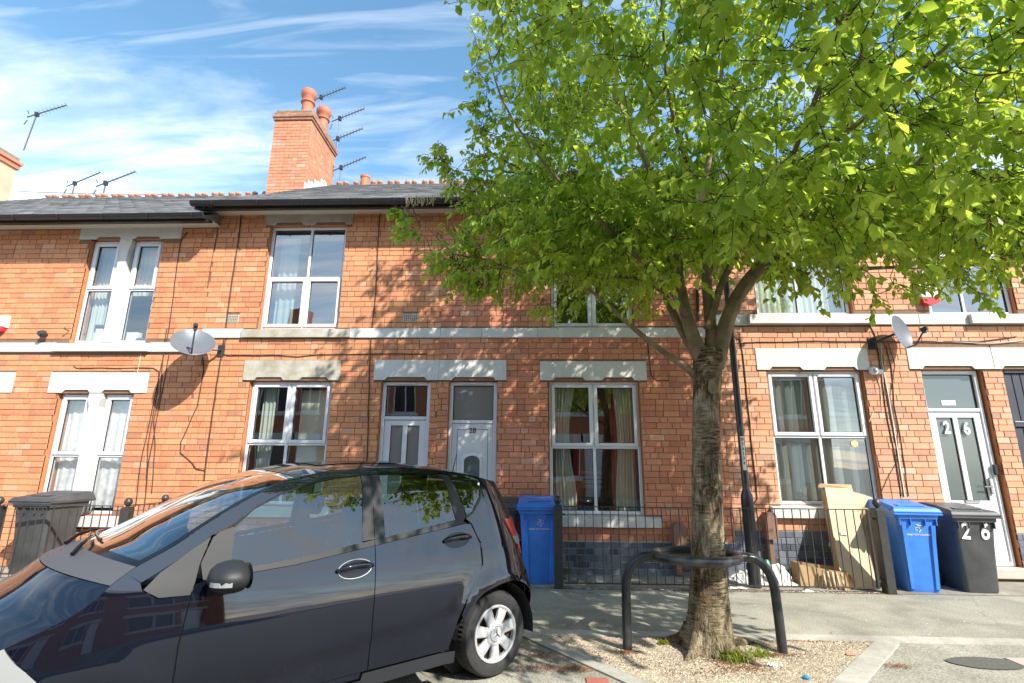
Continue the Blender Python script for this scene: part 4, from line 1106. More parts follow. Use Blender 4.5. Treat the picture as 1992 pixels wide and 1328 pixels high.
def aerial(x, y, z, h, yaw, kind, label, mast_tilt=0, ml=.0):
    t = thing('tv_aerial', label, 'aerial', (x, y, z), 'television aerials on the roofs')
    top = Vector((x+mast_tilt*h, y, z+h))
    mb = MB(); mb.tube([(x, y, z), top], .018, 6); part('mast', mb, 'alu', t, smooth=True)
    d = Vector((math.cos(yaw), math.sin(yaw)*.5, .62)).normalized(); L = .95
    for off in ((0,) if kind != 'double' else (0, -.65)):
        o_ = top+Vector((0, 0, off))
        mb = MB(); mb.tube([o_-d*.25, o_+d*L*.8], .017, 6); b_ = part('boom', mb, 'alu', t, smooth=True)
        n_ = d.cross(Vector((0, 0, 1))).normalized()
        for k in range(9):
            e = MB(); c_ = o_+d*(L*.8*k/8); e.tube([c_-n_*(.14-.006*k), c_+n_*(.14-.006*k)], .006, 4); part('element', e, 'alu', b_)
        e = MB(); e.box(o_.x-.04, o_.x+.04, o_.y-.04, o_.y+.04, o_.z-.07, o_.z+.05); part('clamp', e, 'dark_metal', b_)
        for s_ in (-1, 1):
            e = MB(); e.tube([o_-d*.22+Vector((0, 0, .10*s_)), o_-d*.28+Vector((0, 0, .22*s_))], .014, 5); part('reflector_bar', e, 'alu', b_)
def aer(px, py, Y, h, yaw, kind, label, tilt=0):
    p = at(px, py, Y); aerial(p.x, p.y, p.z, h, yaw, kind, label, tilt)
a0 = at(655, 292, 4.85)
aerial(a0.x, a0.y, at(655, 300, 4.85).z, 1.15, .5, 'double', 'double tv aerial on a bent mast beside the chimney')
aer(661, 352, 4.85, .42, .6, 'single', 'low tv aerial at the foot of the chimney right side', 0)
aer(622, 215, 4.9, .45, .4, 'single', 'tv aerial half hidden behind the chimney pots')
aer(200, 382, 4.3, .40, .5, 'single', 'small tv aerial behind the left ridge, right one of the pair', 0)
aer(140, 380, 6.0, .42, .3, 'single', 'small tv aerial behind the left ridge, left one of the pair', 0)
aer(46, 292, 4.5, 1.15, .6, 'single', 'tall tv aerial rising at the far left above the roofs', .1)
# overhead wires at far left
for (p, q_, lb) in (((0, 358), (330, 378), 'upper'), ((0, 378), (170, 386), 'lower')):
    a_, b_ = at(*p, 9), at(*q_, 9); a_ = a_+(a_-b_)*1.0
    mb = MB(); mb.tube([a_.lerp(b_, t_)-Vector((0, 0, .25*math.sin(math.pi*t_))) for t_ in np.linspace(0, 1, 9)], .012, 5)
    solo('overhead_wire', mb, 'dark_metal', lb+' thin wire crossing the sky behind the left roof', 'wire', True)
# weeds in the gutter corner
def weed(name, x, y, z, n, h, sp, m, label, cat, seed, group=None, lw=.010):
    rr = random.Random(seed); t = thing(name, label, cat, (x, y, z), group); mb = MB()
    for _ in range(n):
        a = rr.uniform(0, 6.28); r0 = rr.random()*sp; bx, by = x+math.cos(a)*r0, y+math.sin(a)*r0*.6
        lean = rr.uniform(.1, .9); a2 = rr.uniform(0, 6.28); hh = h*rr.uniform(.4, 1)
        d = Vector((math.cos(a2)*lean, math.sin(a2)*lean, 1)).normalized(); s_ = d.cross(Vector((0, 0, 1))).normalized()*lw*rr.uniform(.6, 1.4)
        p0 = Vector((bx, by, z)); p1 = p0+d*hh*.55; p2 = p0+d*hh+Vector((math.cos(a2), math.sin(a2), -.6))*hh*.25
        mb.add([p0-s_*.5, p0+s_*.5, p1+s_, p1-s_, p2], [(0, 1, 2, 3), (3, 2, 4)])
    part('foliage', mb, m, t, kind='stuff'); return t
q = at(415, 402, -.37); weed('gutter_weed', q.x-.02, -.37, q.z-.02, 26, .10, .14, 'grass', 'green weed growing in the end of the left gutter', 'weed', 9)

# meter boxes
def meter(x0, x1, z0, z1, zp, label):
    t = thing('meter_box', label, 'meter box', ((x0+x1)/2, 0, zp), 'brown meter boxes on the walls')
    mb = MB(); mb.prism([(x0, z0), (x1, z0), (x1, z1-.04), (x1-.03, z1), (x0+.03, z1), (x0, z1-.04)], -.15, 0); part('cover', mb, 'brown_box', t)
    mb = MB(); mb.bev(x0+.02, x0+.10, -.09, -.01, zp, z0, .008); part('conduit', mb, 'brown_box', t)
meter(1.92, 2.09, .40, .68, .02, 'brown plastic meter box just left of the tree trunk')
meter(3.16, 3.31, .50, .84, .02, 'brown plastic meter box left of the cardboard')
mb = MB(); P_ = [Vector((2.1+.18*math.cos(a)*math.exp(-a*.03), -.03, .27+.20*math.sin(a))) for a in np.linspace(1.6, 9, 30)]; mb.tube(P_, .008, 5)
solo('coiled_cable', mb, 'cable', 'dark coiled cable hanging beside the meter box near the tree', 'cable', True)

# lamp column
lb_ = thing('lamp_post', 'black street lamp column with white identity plate, behind the tree', 'lamp post', (2.75, -.62, 0))
lx, ly = 2.75, -.62
mb = MB(); mb.lathe([(.075, 0), (.075, .30)], (lx, ly, 0), 18); part('base_section', mb, 'iron_worn', lb_, smooth=True)
mb = MB(); mb.lathe([(.074, .30), (.073, 1.0), (.073, 1.06)], (lx, ly, 0), 18); part('base_tube', mb, 'iron_worn', lb_, smooth=True)
mb = MB(); mb.lathe([(.077, .985), (.077, 1.0)], (lx, ly, 0), 18); part('collar', mb, 'iron_worn', lb_, smooth=True)
mb = MB(); mb.lathe([(.073, 1.06), (.070, 1.09), (.045, 1.16), (.042, 1.18), (.040, 6.2)], (lx, ly, 0), 18); part('column', mb, 'iron_worn', lb_, smooth=True)
mb = MB(); mb.tube([(lx, ly, 6.15), (lx, ly-.1, 6.35), (lx, ly-.5, 6.5)], .03, 10); part('bracket_arm', mb, 'iron_worn', lb_, smooth=True)
mb = MB(); mb.bev(lx-.09, lx+.09, ly-.95, ly-.45, 6.44, 6.54, .03); part('lantern', mb, 'dark_metal', lb_)
mb = MB()
for k in range(7):
    a = -math.pi/2-.09+(k-3)*.19
    mb.v.append((lx+.0425*math.cos(a), ly+.0425*math.sin(a), 1.40)); mb.v.append((lx+.0425*math.cos(a), ly+.0425*math.sin(a), 1.83))
for k in range(6): mb.f.append([2*k, 2*k+2, 2*k+3, 2*k+1]); mb.m.append(0)
pl_ = part('identity_plate', mb, 'white_paint', lb_)
for k, ch in enumerate('DYA136'):
    text_part('lettering', ch, .050, (lx-.0038, ly-.0432, 1.79-k*.060), 'grey_paint', pl_, bold=.0015, sx=.8, rotz=-.09)

# ------------------------------------------------------------------ fences
def fence_post(parent, x, y, h=.95, w=.055):
    mb = MB(); mb.bev(x-w, x+w, y-w, y+w, 0, h, .008); mb.box(x-w+.012, x+w-.012, y-w+.012, y+w-.012, h, h+.012); p = part('post', mb, 'iron', parent)
    f = MB(); f.lathe([(.02, 0), (.02, .012), (.036, .03), (.048, .055), (.048, .07), (.036, .10), (.018, .115), (.003, .118)], (x, y, h+.008), 16); part('ball_finial', f, 'iron', p, smooth=True)
barme = {}
def bars(parent, a, b, z0, z1, n, skip_ends=True):
    a, b = Vector(a), Vector(b)
    key = (z0, z1)
    if key not in barme:
        mb = MB(); mb.tube([(0, 0, z0), (0, 0, z1)], .0062, 6); barme[key] = mb.mesh('bar', 'iron', True)
    for i in range(n):
        p = a.lerp(b, (i+.5)/n); o = bpy.data.objects.new('bar', barme[key]); o.location = (p.x, p.y, 0); o.rotation_euler = (random.uniform(-.006, .006), random.uniform(-.006, .006), 0); link(o, parent)
    d = (b-a).normalized(); nn = Vector((-d.y, d.x, 0))*.018
    for z in (z0, z1-.006):
        mb = MB(); mb.add([a-nn+Vector((0, 0, z)), b-nn+Vector((0, 0, z)), b+nn+Vector((0, 0, z)), a+nn+Vector((0, 0, z)), a-nn+Vector((0, 0, z+.011)), b-nn+Vector((0, 0, z+.011)), b+nn+Vector((0, 0, z+.011)), a+nn+Vector((0, 0, z+.011))],
                           [(0, 3, 2, 1), (4, 5, 6, 7), (0, 1, 5, 4), (1, 2, 6, 5), (2, 3, 7, 6), (3, 0, 4, 7)]); part('rail', mb, 'iron', parent)
FG = 'black iron railings along the front yards'
fr_ = thing('railing', 'long black iron railing in front of the tree-side windows between two ball-topped posts', 'railing', (2.3, -.82, 0), FG)
fence_post(fr_, .33, -.82); fence_post(fr_, 4.23, -.82)
bars(fr_, (.40, -.82, 0), (4.10, -.82, 0), .055, .945, 35)
for xa, xb, za in ((.385, .42, .84), (.385, .42, .10), (4.11, 4.18, .83), (4.11, 4.18, .13)):
    mb = MB(); mb.box(xa, xb, -.83, -.81, za, za+.02); part('rail_bracket', mb, 'iron', fr_)
mb = MB(); mb.box(4.095, 4.115, -.84, -.80, .05, .95); part('end_stile', mb, 'iron', fr_)
fl_ = thing('railing', 'black iron railing in front of the left house, partly behind the car bonnet', 'railing', (-6, -.82, 0), FG)
fence_post(fl_, -6.93, -.82, .87); fence_post(fl_, -5.20, -.82, .87); fence_post(fl_, -5.24, -.08, .87)
bars(fl_, (-6.86, -.82, 0), (-5.27, -.82, 0), .055, .89, 15); bars(fl_, (-5.21, -.75, 0), (-5.24, -.14, 0), .055, .89, 6)
bars(fl_, (-8.9, -.82, 0), (-7.0, -.82, 0), .055, .89, 18)

# ------------------------------------------------------------------ wheeled bins
def bin_(x, y, yaw, m, label, w=.58, d=.72, h=1.06, group='wheeled bins', logo=False, number=None, recess=True):
    t = thing('wheeled_bin', label, 'bin', (0, 0, 0), group)
    T = Matrix.Translation((x, y, 0)) @ Matrix.Rotation(yaw, 4, 'Z')
    def P(nm, mb, mm, smooth=False, par=t):
        mb.v = [tuple(T @ Vector(v)) for v in mb.v]; return part(nm, mb, mm, par, smooth)
    hb = h-.13
    # body: tapered shell with rounded vertical corners (front is y=0, back y=d)
    def ring(z, w_, y0, y1, r):
        o = []
        for cx, cy, a0 in ((w_/2-r, y0+r, -90), (w_/2-r, y1-r, 0), (-w_/2+r, y1-r, 90), (-w_/2+r, y0+r, 180)):
            for k in range(5):
                a = R(a0+k*22.5); o.append((cx+r*math.cos(a), cy+r*math.sin(a), z))
        return o
    zs = [(.0, .40, .10, .60), (.03, .42, .09, .61), (.55, .47, .055, d-.09), (hb-.10, .505, .025, d-.06), (hb-.09, .505, .025, d-.06), (hb-.085, .55, .0, d-.02), (hb, .56, -.005, d)]
    mb = MB(); n = 20
    for z, w_, y0, y1 in zs: mb.v += ring(z, w_*w/.58, y0, y1, .045)
    for i in range(len(zs)-1):
        for k in range(n): mb.f.append([i*n+k, i*n+(k+1) % n, (i+1)*n+(k+1) % n, (i+1)*n+k]); mb.m.append(0)
    mb.f.append(list(range(n))[::-1]); mb.m.append(0)
    P('body', mb, m, True)
    if recess:
        mb = MB()   # raised side ribs framing the front panel
        for sx in (-1, 1):
            mb.add([(sx*.155*w/.58-.02, .073, .04), (sx*.155*w/.58+.02, .073, .04), (sx*.185*w/.58+.02, .014, hb-.16), (sx*.185*w/.58-.02, .014, hb-.16),
                    (sx*.155*w/.58-.03, .095, .04), (sx*.155*w/.58+.03, .095, .04), (sx*.185*w/.58+.03, .04, hb-.16), (sx*.185*w/.58-.03, .04, hb-.16)],
                   [(0, 1, 2, 3), (0, 3, 7, 4), (1, 5, 6, 2), (3, 2, 6, 7)])
        P('front_rib', mb, m)
    for k in (-.2, -.08, .08, .2):
        mb = MB(); mb.prism([(k-.004, hb-.16), (k+.004, hb-.16), (k+.004, hb-.085), (k-.004, hb-.085)], -.0, .05); P('rim_gusset', mb, m)
    # lid
    mb = MB(); lw, ld = w/2+.012, d+.03
    rows = [(-.02, hb-.035, lw), (-.022, hb+.0, lw), (.0, hb+.03, lw-.012), (.03, hb+.045, lw-.03), (.10, hb+.052, lw-.05), (ld*.5, hb+.085, lw-.055), (ld-.08, hb+.105, lw-.05), (ld-.02, hb+.095, lw-.04), (ld, hb+.05, lw-.04)]
    for yy, z, ww in rows:
        mb.v += [(-lw, yy, hb-.03), (-lw, yy, min(z, hb)-.0), (-ww, yy, z), (ww, yy, z), (lw, yy, min(z, hb)), (lw, yy, hb-.03)]
    for i in range(len(rows)-1):
        for k in range(5): mb.f.append([i*6+k, i*6+k+1, (i+1)*6+k+1, (i+1)*6+k]); mb.m.append(0)
    lid = P('lid', mb, m)
    mb = MB(); mb.bev(-lw-.004, lw+.004, -.028, -.016, hb-.012, hb+.002, .003); mb.bev(-lw-.004, lw+.004, -.030, -.018, hb-.04, hb-.026, .003); P('lid_lip', mb, m, par=lid)
    mb = MB(); mb.bev(-.15, .15, .10, .20, hb+.050, hb+.068, .008); P('lid_grip', mb, m, par=lid)
    mb = MB(); mb.tube([(-.22, d-.02, hb-.02), (-.22, d+.07, hb+.01), (.22, d+.07, hb+.01), (.22, d-.02, hb-.02)], .014, 8); P('handle', mb, m, True)
    for sx in (-1, 1):
        mb = MB(); mb.tube([(sx*(w*.40), d-.10, .10), (sx*(w*.40+.05), d-.10, .10)], .10, 18); P('wheel', mb, 'tyre', True)
    mb = MB(); mb.tube([(-w*.4, d-.10, .10), (w*.4, d-.10, .10)], .012, 6); P('axle', mb, 'dark_metal')
    def face(u, v):   # point on the front panel
        yy = .09+(.025-.09)*(v/(hb-.10)) if v > .55 else .09+(.055-.09)*(v/.55)
        yy = .055+(.025-.055)*(v-.55)/(hb-.10-.55) if v > .55 else .09+(.055-.09)*(v-.03)/.52
        return Vector((u, yy-.003, v))
    if logo:
        mb = MB(); c0 = .72
        pts = [face(-.012+(.030-.0042*a/1.0)*math.cos(a)*1.0, c0+(.030-.0042*a)*math.sin(a)) for a in np.linspace(0, 6.2, 22)]; mb.tube(pts, .0028, 4)
        for pl2 in ([(.018, c0+.012), (.0, c0+.045), (-.02, c0+.055), (.012, c0+.05), (.02, c0+.06)], [(.0, c0+.045), (.045, c0+.045), (.045, c0+.015), (.012, c0-.035), (.008, c0-.03), (.03, c0-.002)]):
            mb.tube([face(a, b) for a, b in pl2], .0028, 4)
        P('ram_emblem', mb, 'white_paint')
        me = text_mesh('DERBY CITY COUNCIL', .026, .0008, .0004)
        me.transform(T @ Matrix.Translation(face(0, c0-.062)+Vector((0, -.001, 0))) @ Matrix.Rotation(R(96), 4, 'X')); me.materials.clear(); me.materials.append(MT['white_paint'])
        o = bpy.data.objects.new('lettering', me); link(o, t)
    if number:
        for ch, u in zip(number, (-.115, .10)):
            me = text_mesh(ch, .27, .0008, .006)
            me.transform(T @ Matrix.Translation(face(u, .70)+Vector((0, -.004, 0))) @ Matrix.Rotation(R(96), 4, 'X') @ Matrix.Rotation(R(-4), 4, 'Z') @ Matrix.Diagonal((.75, 1, 1, 1))); me.materials.clear(); me.materials.append(MT['white_paint'])
            o = bpy.data.objects.new('painted_number', me); link(o, t)
    t.location = (0, 0, 0)
    return t
bin_(.105, -.74, R(2), 'bin_blue', 'blue wheeled bin behind the left post of the long railing', w=.56, d=.60, logo=True)
bin_(-.42, -.62, R(3), 'bin_black', 'black wheeled bin mostly hidden by the rear of the car', w=.56, d=.60, h=1.04, recess=False)
bin_(4.68, -.84, R(-7), 'bin_blue', 'blue wheeled bin beside the right post and the cardboard', w=.50, d=.66, logo=True)
bin_(5.36, -.84, R(-4), 'bin_black', 'black wheeled bin painted with a white 26 by the front door', w=.52, d=.64, h=1.03, number='26', recess=False)
bin_(-6.66, -.66, R(-6), 'bin_black', 'black wheeled bin behind the left railing with domed lid', w=.62, d=.60, h=1.06, recess=False)

# ------------------------------------------------------------------ cardboard and litter in the yard
def board(name, corners, th, m, label, cat, folds=None):
    t = thing(name, label, cat, (corners[0][0], corners[0][1], 0))
    return t
cb = thing('cardboard_sheet', 'tall folded cardboard box leaning from the railing foot to the window', 'cardboard', (4.0, -.55, 0))
A_ = Vector((3.98, -.72, .02)); B_ = Vector((4.30, -.62, .02)); Ct = Vector((3.75, -.12, 1.05)); Dt = Vector((4.28, -.10, 1.03))
A_, B_ = Vector((3.78, -.66, .02)), Vector((4.18, -.70, .02)); Ct, Dt = at(1605, 948, -.12), at(1658, 950, -.12)
n_ = (B_-A_).cross(Ct-A_).normalized()
if n_.y > 0: n_ = -n_
mb = MB(); mb.add([A_, B_, Dt, Ct], [(0, 1, 2, 3)]); mb.add([A_-n_*.012, B_-n_*.012, Dt-n_*.012, Ct-n_*.012], [(0, 1, 2, 3)]); part('front_panel', mb, 'card_light', cb)
mb = MB(); s_ = -n_*.13+(A_-B_).normalized()*.01; mb.add([A_, A_+s_, Ct+s_, Ct], [(0, 1, 2, 3)]); mb.add([A_+s_, A_+s_+Vector((.01, .01, 0)), Ct+s_+Vector((.01, .01, 0)), Ct+s_], [(0, 1, 2, 3)]); part('side_panel', mb, 'card', cb)
mb = MB(); mb.add([Ct, Dt, Dt+Vector((.01, .03, .05)), Ct+Vector((-.06, .02, .05)), Ct+Vector((-.08, .03, .0))], [(0, 1, 2, 3, 4)]); part('top_flap', mb, 'card', cb)
m_ = A_.lerp(Ct, .5)+(B_-A_)*.22+n_*.004; e1_ = (B_-A_).normalized(); e2_ = (Ct-A_).normalized()
mb = MB(); mb.add([m_, m_+e1_*.09, m_+e1_*.09+e2_*.04, m_+e2_*.04], [(0, 1, 2, 3)]); part('tape_strip', mb, 'paper', cb)
cb2 = thing('cardboard_sheet', 'torn flat cardboard piece behind the tall leaning one', 'cardboard', (4.4, -.4, 0))
A2, B2 = Vector((4.20, -.42, .02)), Vector((4.42, -.42, .02)); C2, D2 = at(1655, 955, -.14), at(1697, 968, -.16)
mb = MB(); pl3 = [A2, B2, D2+Vector((.02, -.05, -.35)), D2, D2.lerp(C2, .3)+Vector((0, 0, .01)), C2]
mb.add(pl3, [list(range(6))]); mb.add([p+Vector((0, .01, 0)) for p in pl3], [list(range(6))]); part('panel', mb, 'card_light', cb2)
mb = MB(); q1, q2 = at(1676, 985, -.30), at(1694, 990, -.30); mb.add([q1, q2, q2+Vector((-.0, .0, -.22)), q2+Vector((-.04, 0, -.28)), q1+Vector((-.03, 0, -.2))], [(0, 1, 2, 3, 4)]); part('torn_flap', mb, 'card', cb2)
bx_ = thing('cardboard_box', 'small open crushed cardboard box lying behind the railing', 'box', (3.6, -.62, 0))
K = [Vector(v) for v in ((3.34, -.55, 0), (3.84, -.72, 0), (3.88, -.45, 0), (3.38, -.28, 0))]; Kt = [K[0]+Vector((0, .03, .26)), K[1]+Vector((0, .02, .20)), K[2]+Vector((.02, 0, .22)), K[3]+Vector((-.02, 0, .27))]
for i in range(4):
    j = (i+1) % 4; mb = MB(); off = Vector((0, 0, 0)); c_ = sum(K, Vector())/4
    inn = lambda p: p+(c_-p)*.03*Vector((1, 1, 0)).length*.5
    mid0, mid1 = K[i].lerp(K[j], .5)+(c_-K[i].lerp(K[j], .5))*.06, Kt[i].lerp(Kt[j], .5)+(Vector((c_.x, c_.y, .2))-Kt[i].lerp(Kt[j], .5))*.12
    mb.add([K[i], mid0, K[j], Kt[j], mid1, Kt[i]], [(0, 1, 4, 5), (1, 2, 3, 4)]); mb.add([inn(p) for p in (K[i], mid0, K[j], Kt[j], mid1, Kt[i])], [(0, 1, 4, 5), (1, 2, 3, 4)])
    part('side', mb, 'card', bx_)
mb = MB(); mb.add([Kt[1], Kt[2], Kt[2]+Vector((.12, .0, -.12)), Kt[1]+Vector((.10, -.02, -.14))], [(0, 1, 2, 3)]); part('flap', mb, 'card_light', bx_)
mb = MB()
for k in range(5):
    u = .52+.09*k; p = K[0].lerp(K[1], u)+Vector((0, -.01, .01)); p2 = Kt[0].lerp(Kt[1], u-.05)+Vector((0, -.035, -.02)); mb.tube([p, p.lerp(p2, .5)+Vector((-.02, -.03, 0)), p2], .016, 6)
part('corrugated_roll', mb, 'card_light', bx_, smooth=True)
def crumple(name, x, y, r, hgt, m, label, cat, seed, z0=.005):
    rr = random.Random(seed); mb = MB(); n, k_ = 14, 6; vs = [(x, y, z0+hgt)]
    for j in range(1, k_+1):
        for i in range(n):
            a = 2*math.pi*i/n; f = j/k_; rad = r*f*(1+rr.uniform(-.22, .22)); vs.append((x+rad*math.cos(a), y+rad*math.sin(a)*.6, z0+max(0, hgt*(1-f**1.6)*(1+rr.uniform(-.55, .55)))))
    fs = [(0, 1+i, 1+(i+1) % n) for i in range(n)]+[(1+(j-1)*n+i, 1+j*n+i, 1+j*n+(i+1) % n, 1+(j-1)*n+(i+1) % n) for j in range(1, k_) for i in range(n)]
    mb.add(vs, fs); return solo(name, mb, m, label, cat)
crumple('rubbish_bag', 3.05, -.42, .30, .20, 'paper', 'crumpled pale plastic bag heaped between the lamp post and the box', 'bag', 3)
crumple('rubbish_bag', 2.75, -.30, .20, .10, 'paper', 'flattened pale bag behind the foot of the lamp post', 'bag', 5)
mb = MB(); mb.lathe([(.05, 0), (.055, .05), (.03, .09), (.02, .11)], (3.03, -.36, .17), 10); solo('green_bottle', mb, 'green_plastic', 'small green plastic bottle on top of the crumpled bag', 'bottle', True)
crumple('paper_scrap', .62, -.6, .06, .03, 'card_light', 'scrap of orange paper in the yard right of the left post', 'paper', 6)
crumple('paper_scrap', .85, -.5, .09, .03, 'paper', 'pale crumpled paper under the curtained window', 'paper', 7)
crumple('paper_scrap', 3.28, -.8, .07, .04, 'paper', 'white crumpled paper against the railing before the box', 'paper', 8)
crumple('paper_scrap', 2.5, -.7, .12, .025, 'paper', 'flat white paper litter along the railing by the lamp post', 'paper', 12)
q = atz(1655, 1275); mb = MB(); mb.bev(q.x-.035, q.x+.035, q.y-.012, q.y+.012, .005, .016, .003); solo('wrapper', mb, mat('pink wrapper', (.60, .25, .20), .6), 'small pink wrapper on the gravel right of the tree', 'wrapper')
q = atz(1569, 1321); mb = MB(); mb.lathe([(.022, 0), (.024, .012), (.016, .018)], (q.x, q.y, .004), 12); solo('bottle_cap', mb, 'blue_plastic', 'small blue bottle cap lying on the gravel', 'cap', True)

# ------------------------------------------------------------------ tree guard
TX, TY = 1.44, -2.86
gd = thing('tree_guard', 'black bent steel hoop guard around the foot of the tree trunk', 'tree guard', (TX, TY, 0))
lxl, lxr, zt_ = .775, 2.01, .71
def legpts(xl, s):
    P = [(xl, -2.91, -.05), (xl+s*.005, -2.91, .25), (xl+s*.01, -2.905, .46)]
    for a in np.linspace(0, math.pi/2, 7)[1:]: P.append((xl+s*(.01+.20*(1-math.cos(a))), -2.90, .46+.25*math.sin(a)))
    P.append((xl+s*.30, -2.90, zt_)); return P
mb = MB(); mb.tube(legpts(lxl, 1), .038, 14); part('leg', mb, 'iron_worn', gd, smooth=True)
mb = MB(); mb.tube(legpts(lxr, -1), .038, 14); part('leg', mb, 'iron_worn', gd, smooth=True)
mb = MB(); rp_ = [(TX-.06+.34*math.cos(a), TY-.02+.30*math.sin(a), zt_) for a in np.linspace(0, 2*math.pi, 41)]
mb.tube(rp_, .039, 12, cap=False); part('ring', mb, 'iron_worn', gd, smooth=True)

# ------------------------------------------------------------------ street tree
tr = thing('street_tree', 'broad green leafy street tree growing from the gravel pit', 'tree', (TX, TY, 0))
tp = [(1380, 1268), (1379, 1235), (1379, 1180), (1378, 1130), (1377, 1060), (1376, 1000), (1374, 900), (1374, 800), (1376, 740), (1378, 700), (1379, 680)]
tr_r = [.230, .188, .162, .148, .135, .126, .119, .118, .121, .130, .115]
P = [at(x, y, TY) for x, y in tp]; P[0].z = -.05
def organic(name, pts, rs, m, parent, n=20, sub=5, amp=.05, seed=1, flare=0, zfreq=1.0):
    """tapered limb with lumps"""
    V = [Vector(p) for p in pts]; Q = []; RR = []
    for i in range(len(V)-1):
        p0, p1, p2, p3 = V[max(0, i-1)], V[i], V[i+1], V[min(len(V)-1, i+2)]
        for k in range(sub):
            t = k/sub; t2, t3 = t*t, t*t*t
            Q.append(.5*((2*p1)+(-p0+p2)*t+(2*p0-5*p1+4*p2-p3)*t2+(-p0+3*p1-3*p2+p3)*t3)); RR.append(rs[i]*(1-t)+rs[i+1]*t)
    Q.append(V[-1]); RR.append(rs[-1])
    mb = MB(); mb.tube(Q, RR, n)
    rr = random.Random(seed); ph = [rr.uniform(0, 6.28) for _ in range(6)]
    for i in range(len(Q)):
        c = Q[i]; z = i*.35*zfreq
        for k in range(n):
            v = Vector(mb.v[i*n+k]); a = 2*math.pi*k/n
            f = 1+amp*(math.sin(3*a+ph[0]+z*.4)+.7*math.sin(5*a+ph[1]-z*.7)+.6*math.sin(2*a+z+ph[2])+.45*math.sin(9*a+z*.5+ph[3]))+amp*rr.uniform(-.35, .35)
            if flare and i < flare: f += (1-i/flare)**2*.22*max(0, math.sin(4*a+ph[4]))
            mb.v[i*n+k] = tuple(c+(v-c)*f)
    return part(name, mb, m, parent, smooth=True)
trunk = organic('trunk', P, tr_r, 'bark', tr, 40, 10, .022, 3, flare=8, zfreq=.5)
for i_, (a_, L_) in enumerate(((.4, .30), (2.6, .26), (3.9, .24), (5.3, .28))):
    e_ = Vector((math.cos(a_), math.sin(a_), 0)); o_ = Vector((TX, TY, 0))
    organic('root', [o_+e_*.13+Vector((0, 0, .14)), o_+e_*.20+Vector((0, 0, .055)), o_+e_*(.20+L_*.5)+Vector((.02, 0, .012)), o_+e_*(.20+L_)+Vector((.03, .02, -.02))], [.07, .055, .032, .012], 'bark', tr, 12, 5, .05, 60+i_)
# knot and rusty wound on the trunk face
q = at(1381, 957, TY-.145)
mb = MB(); pts = [Vector((q.x+.052*math.cos(a), q.y-.004, q.z+.036*math.sin(a))) for a in np.linspace(0, 2*math.pi, 19)]; mb.tube(pts, .014, 8, cap=False)
part('knot', mb, 'bark', tr, smooth=True)
mb = MB(); mb.lathe([(.03, .0), (.034, .012), (.02, .02), (.004, .022)], (q.x+.006, q.y+.008, q.z), 12, 0, 'y'); part('knot_heart', mb, 'bark_rust', tr, smooth=True)
for (px_, py_, rx_, rz_) in ((1386, 752, .035, .07), (1392, 775, .022, .04)):
    q = at(px_, py_, TY-.128); mb = MB()
    mb.lathe([(rx_, .03), (rx_*1.0, .0), (rx_*.8, -.012), (rx_*.5, -.006), (.004, -.002)], (q.x, q.y, q.z), 12, 0, 'y'); mb.v = [(x, y, q.z+(z-q.z)*rz_/rx_) for x, y, z in mb.v]
    part('wound', mb, 'bark_limb', tr, smooth=True)
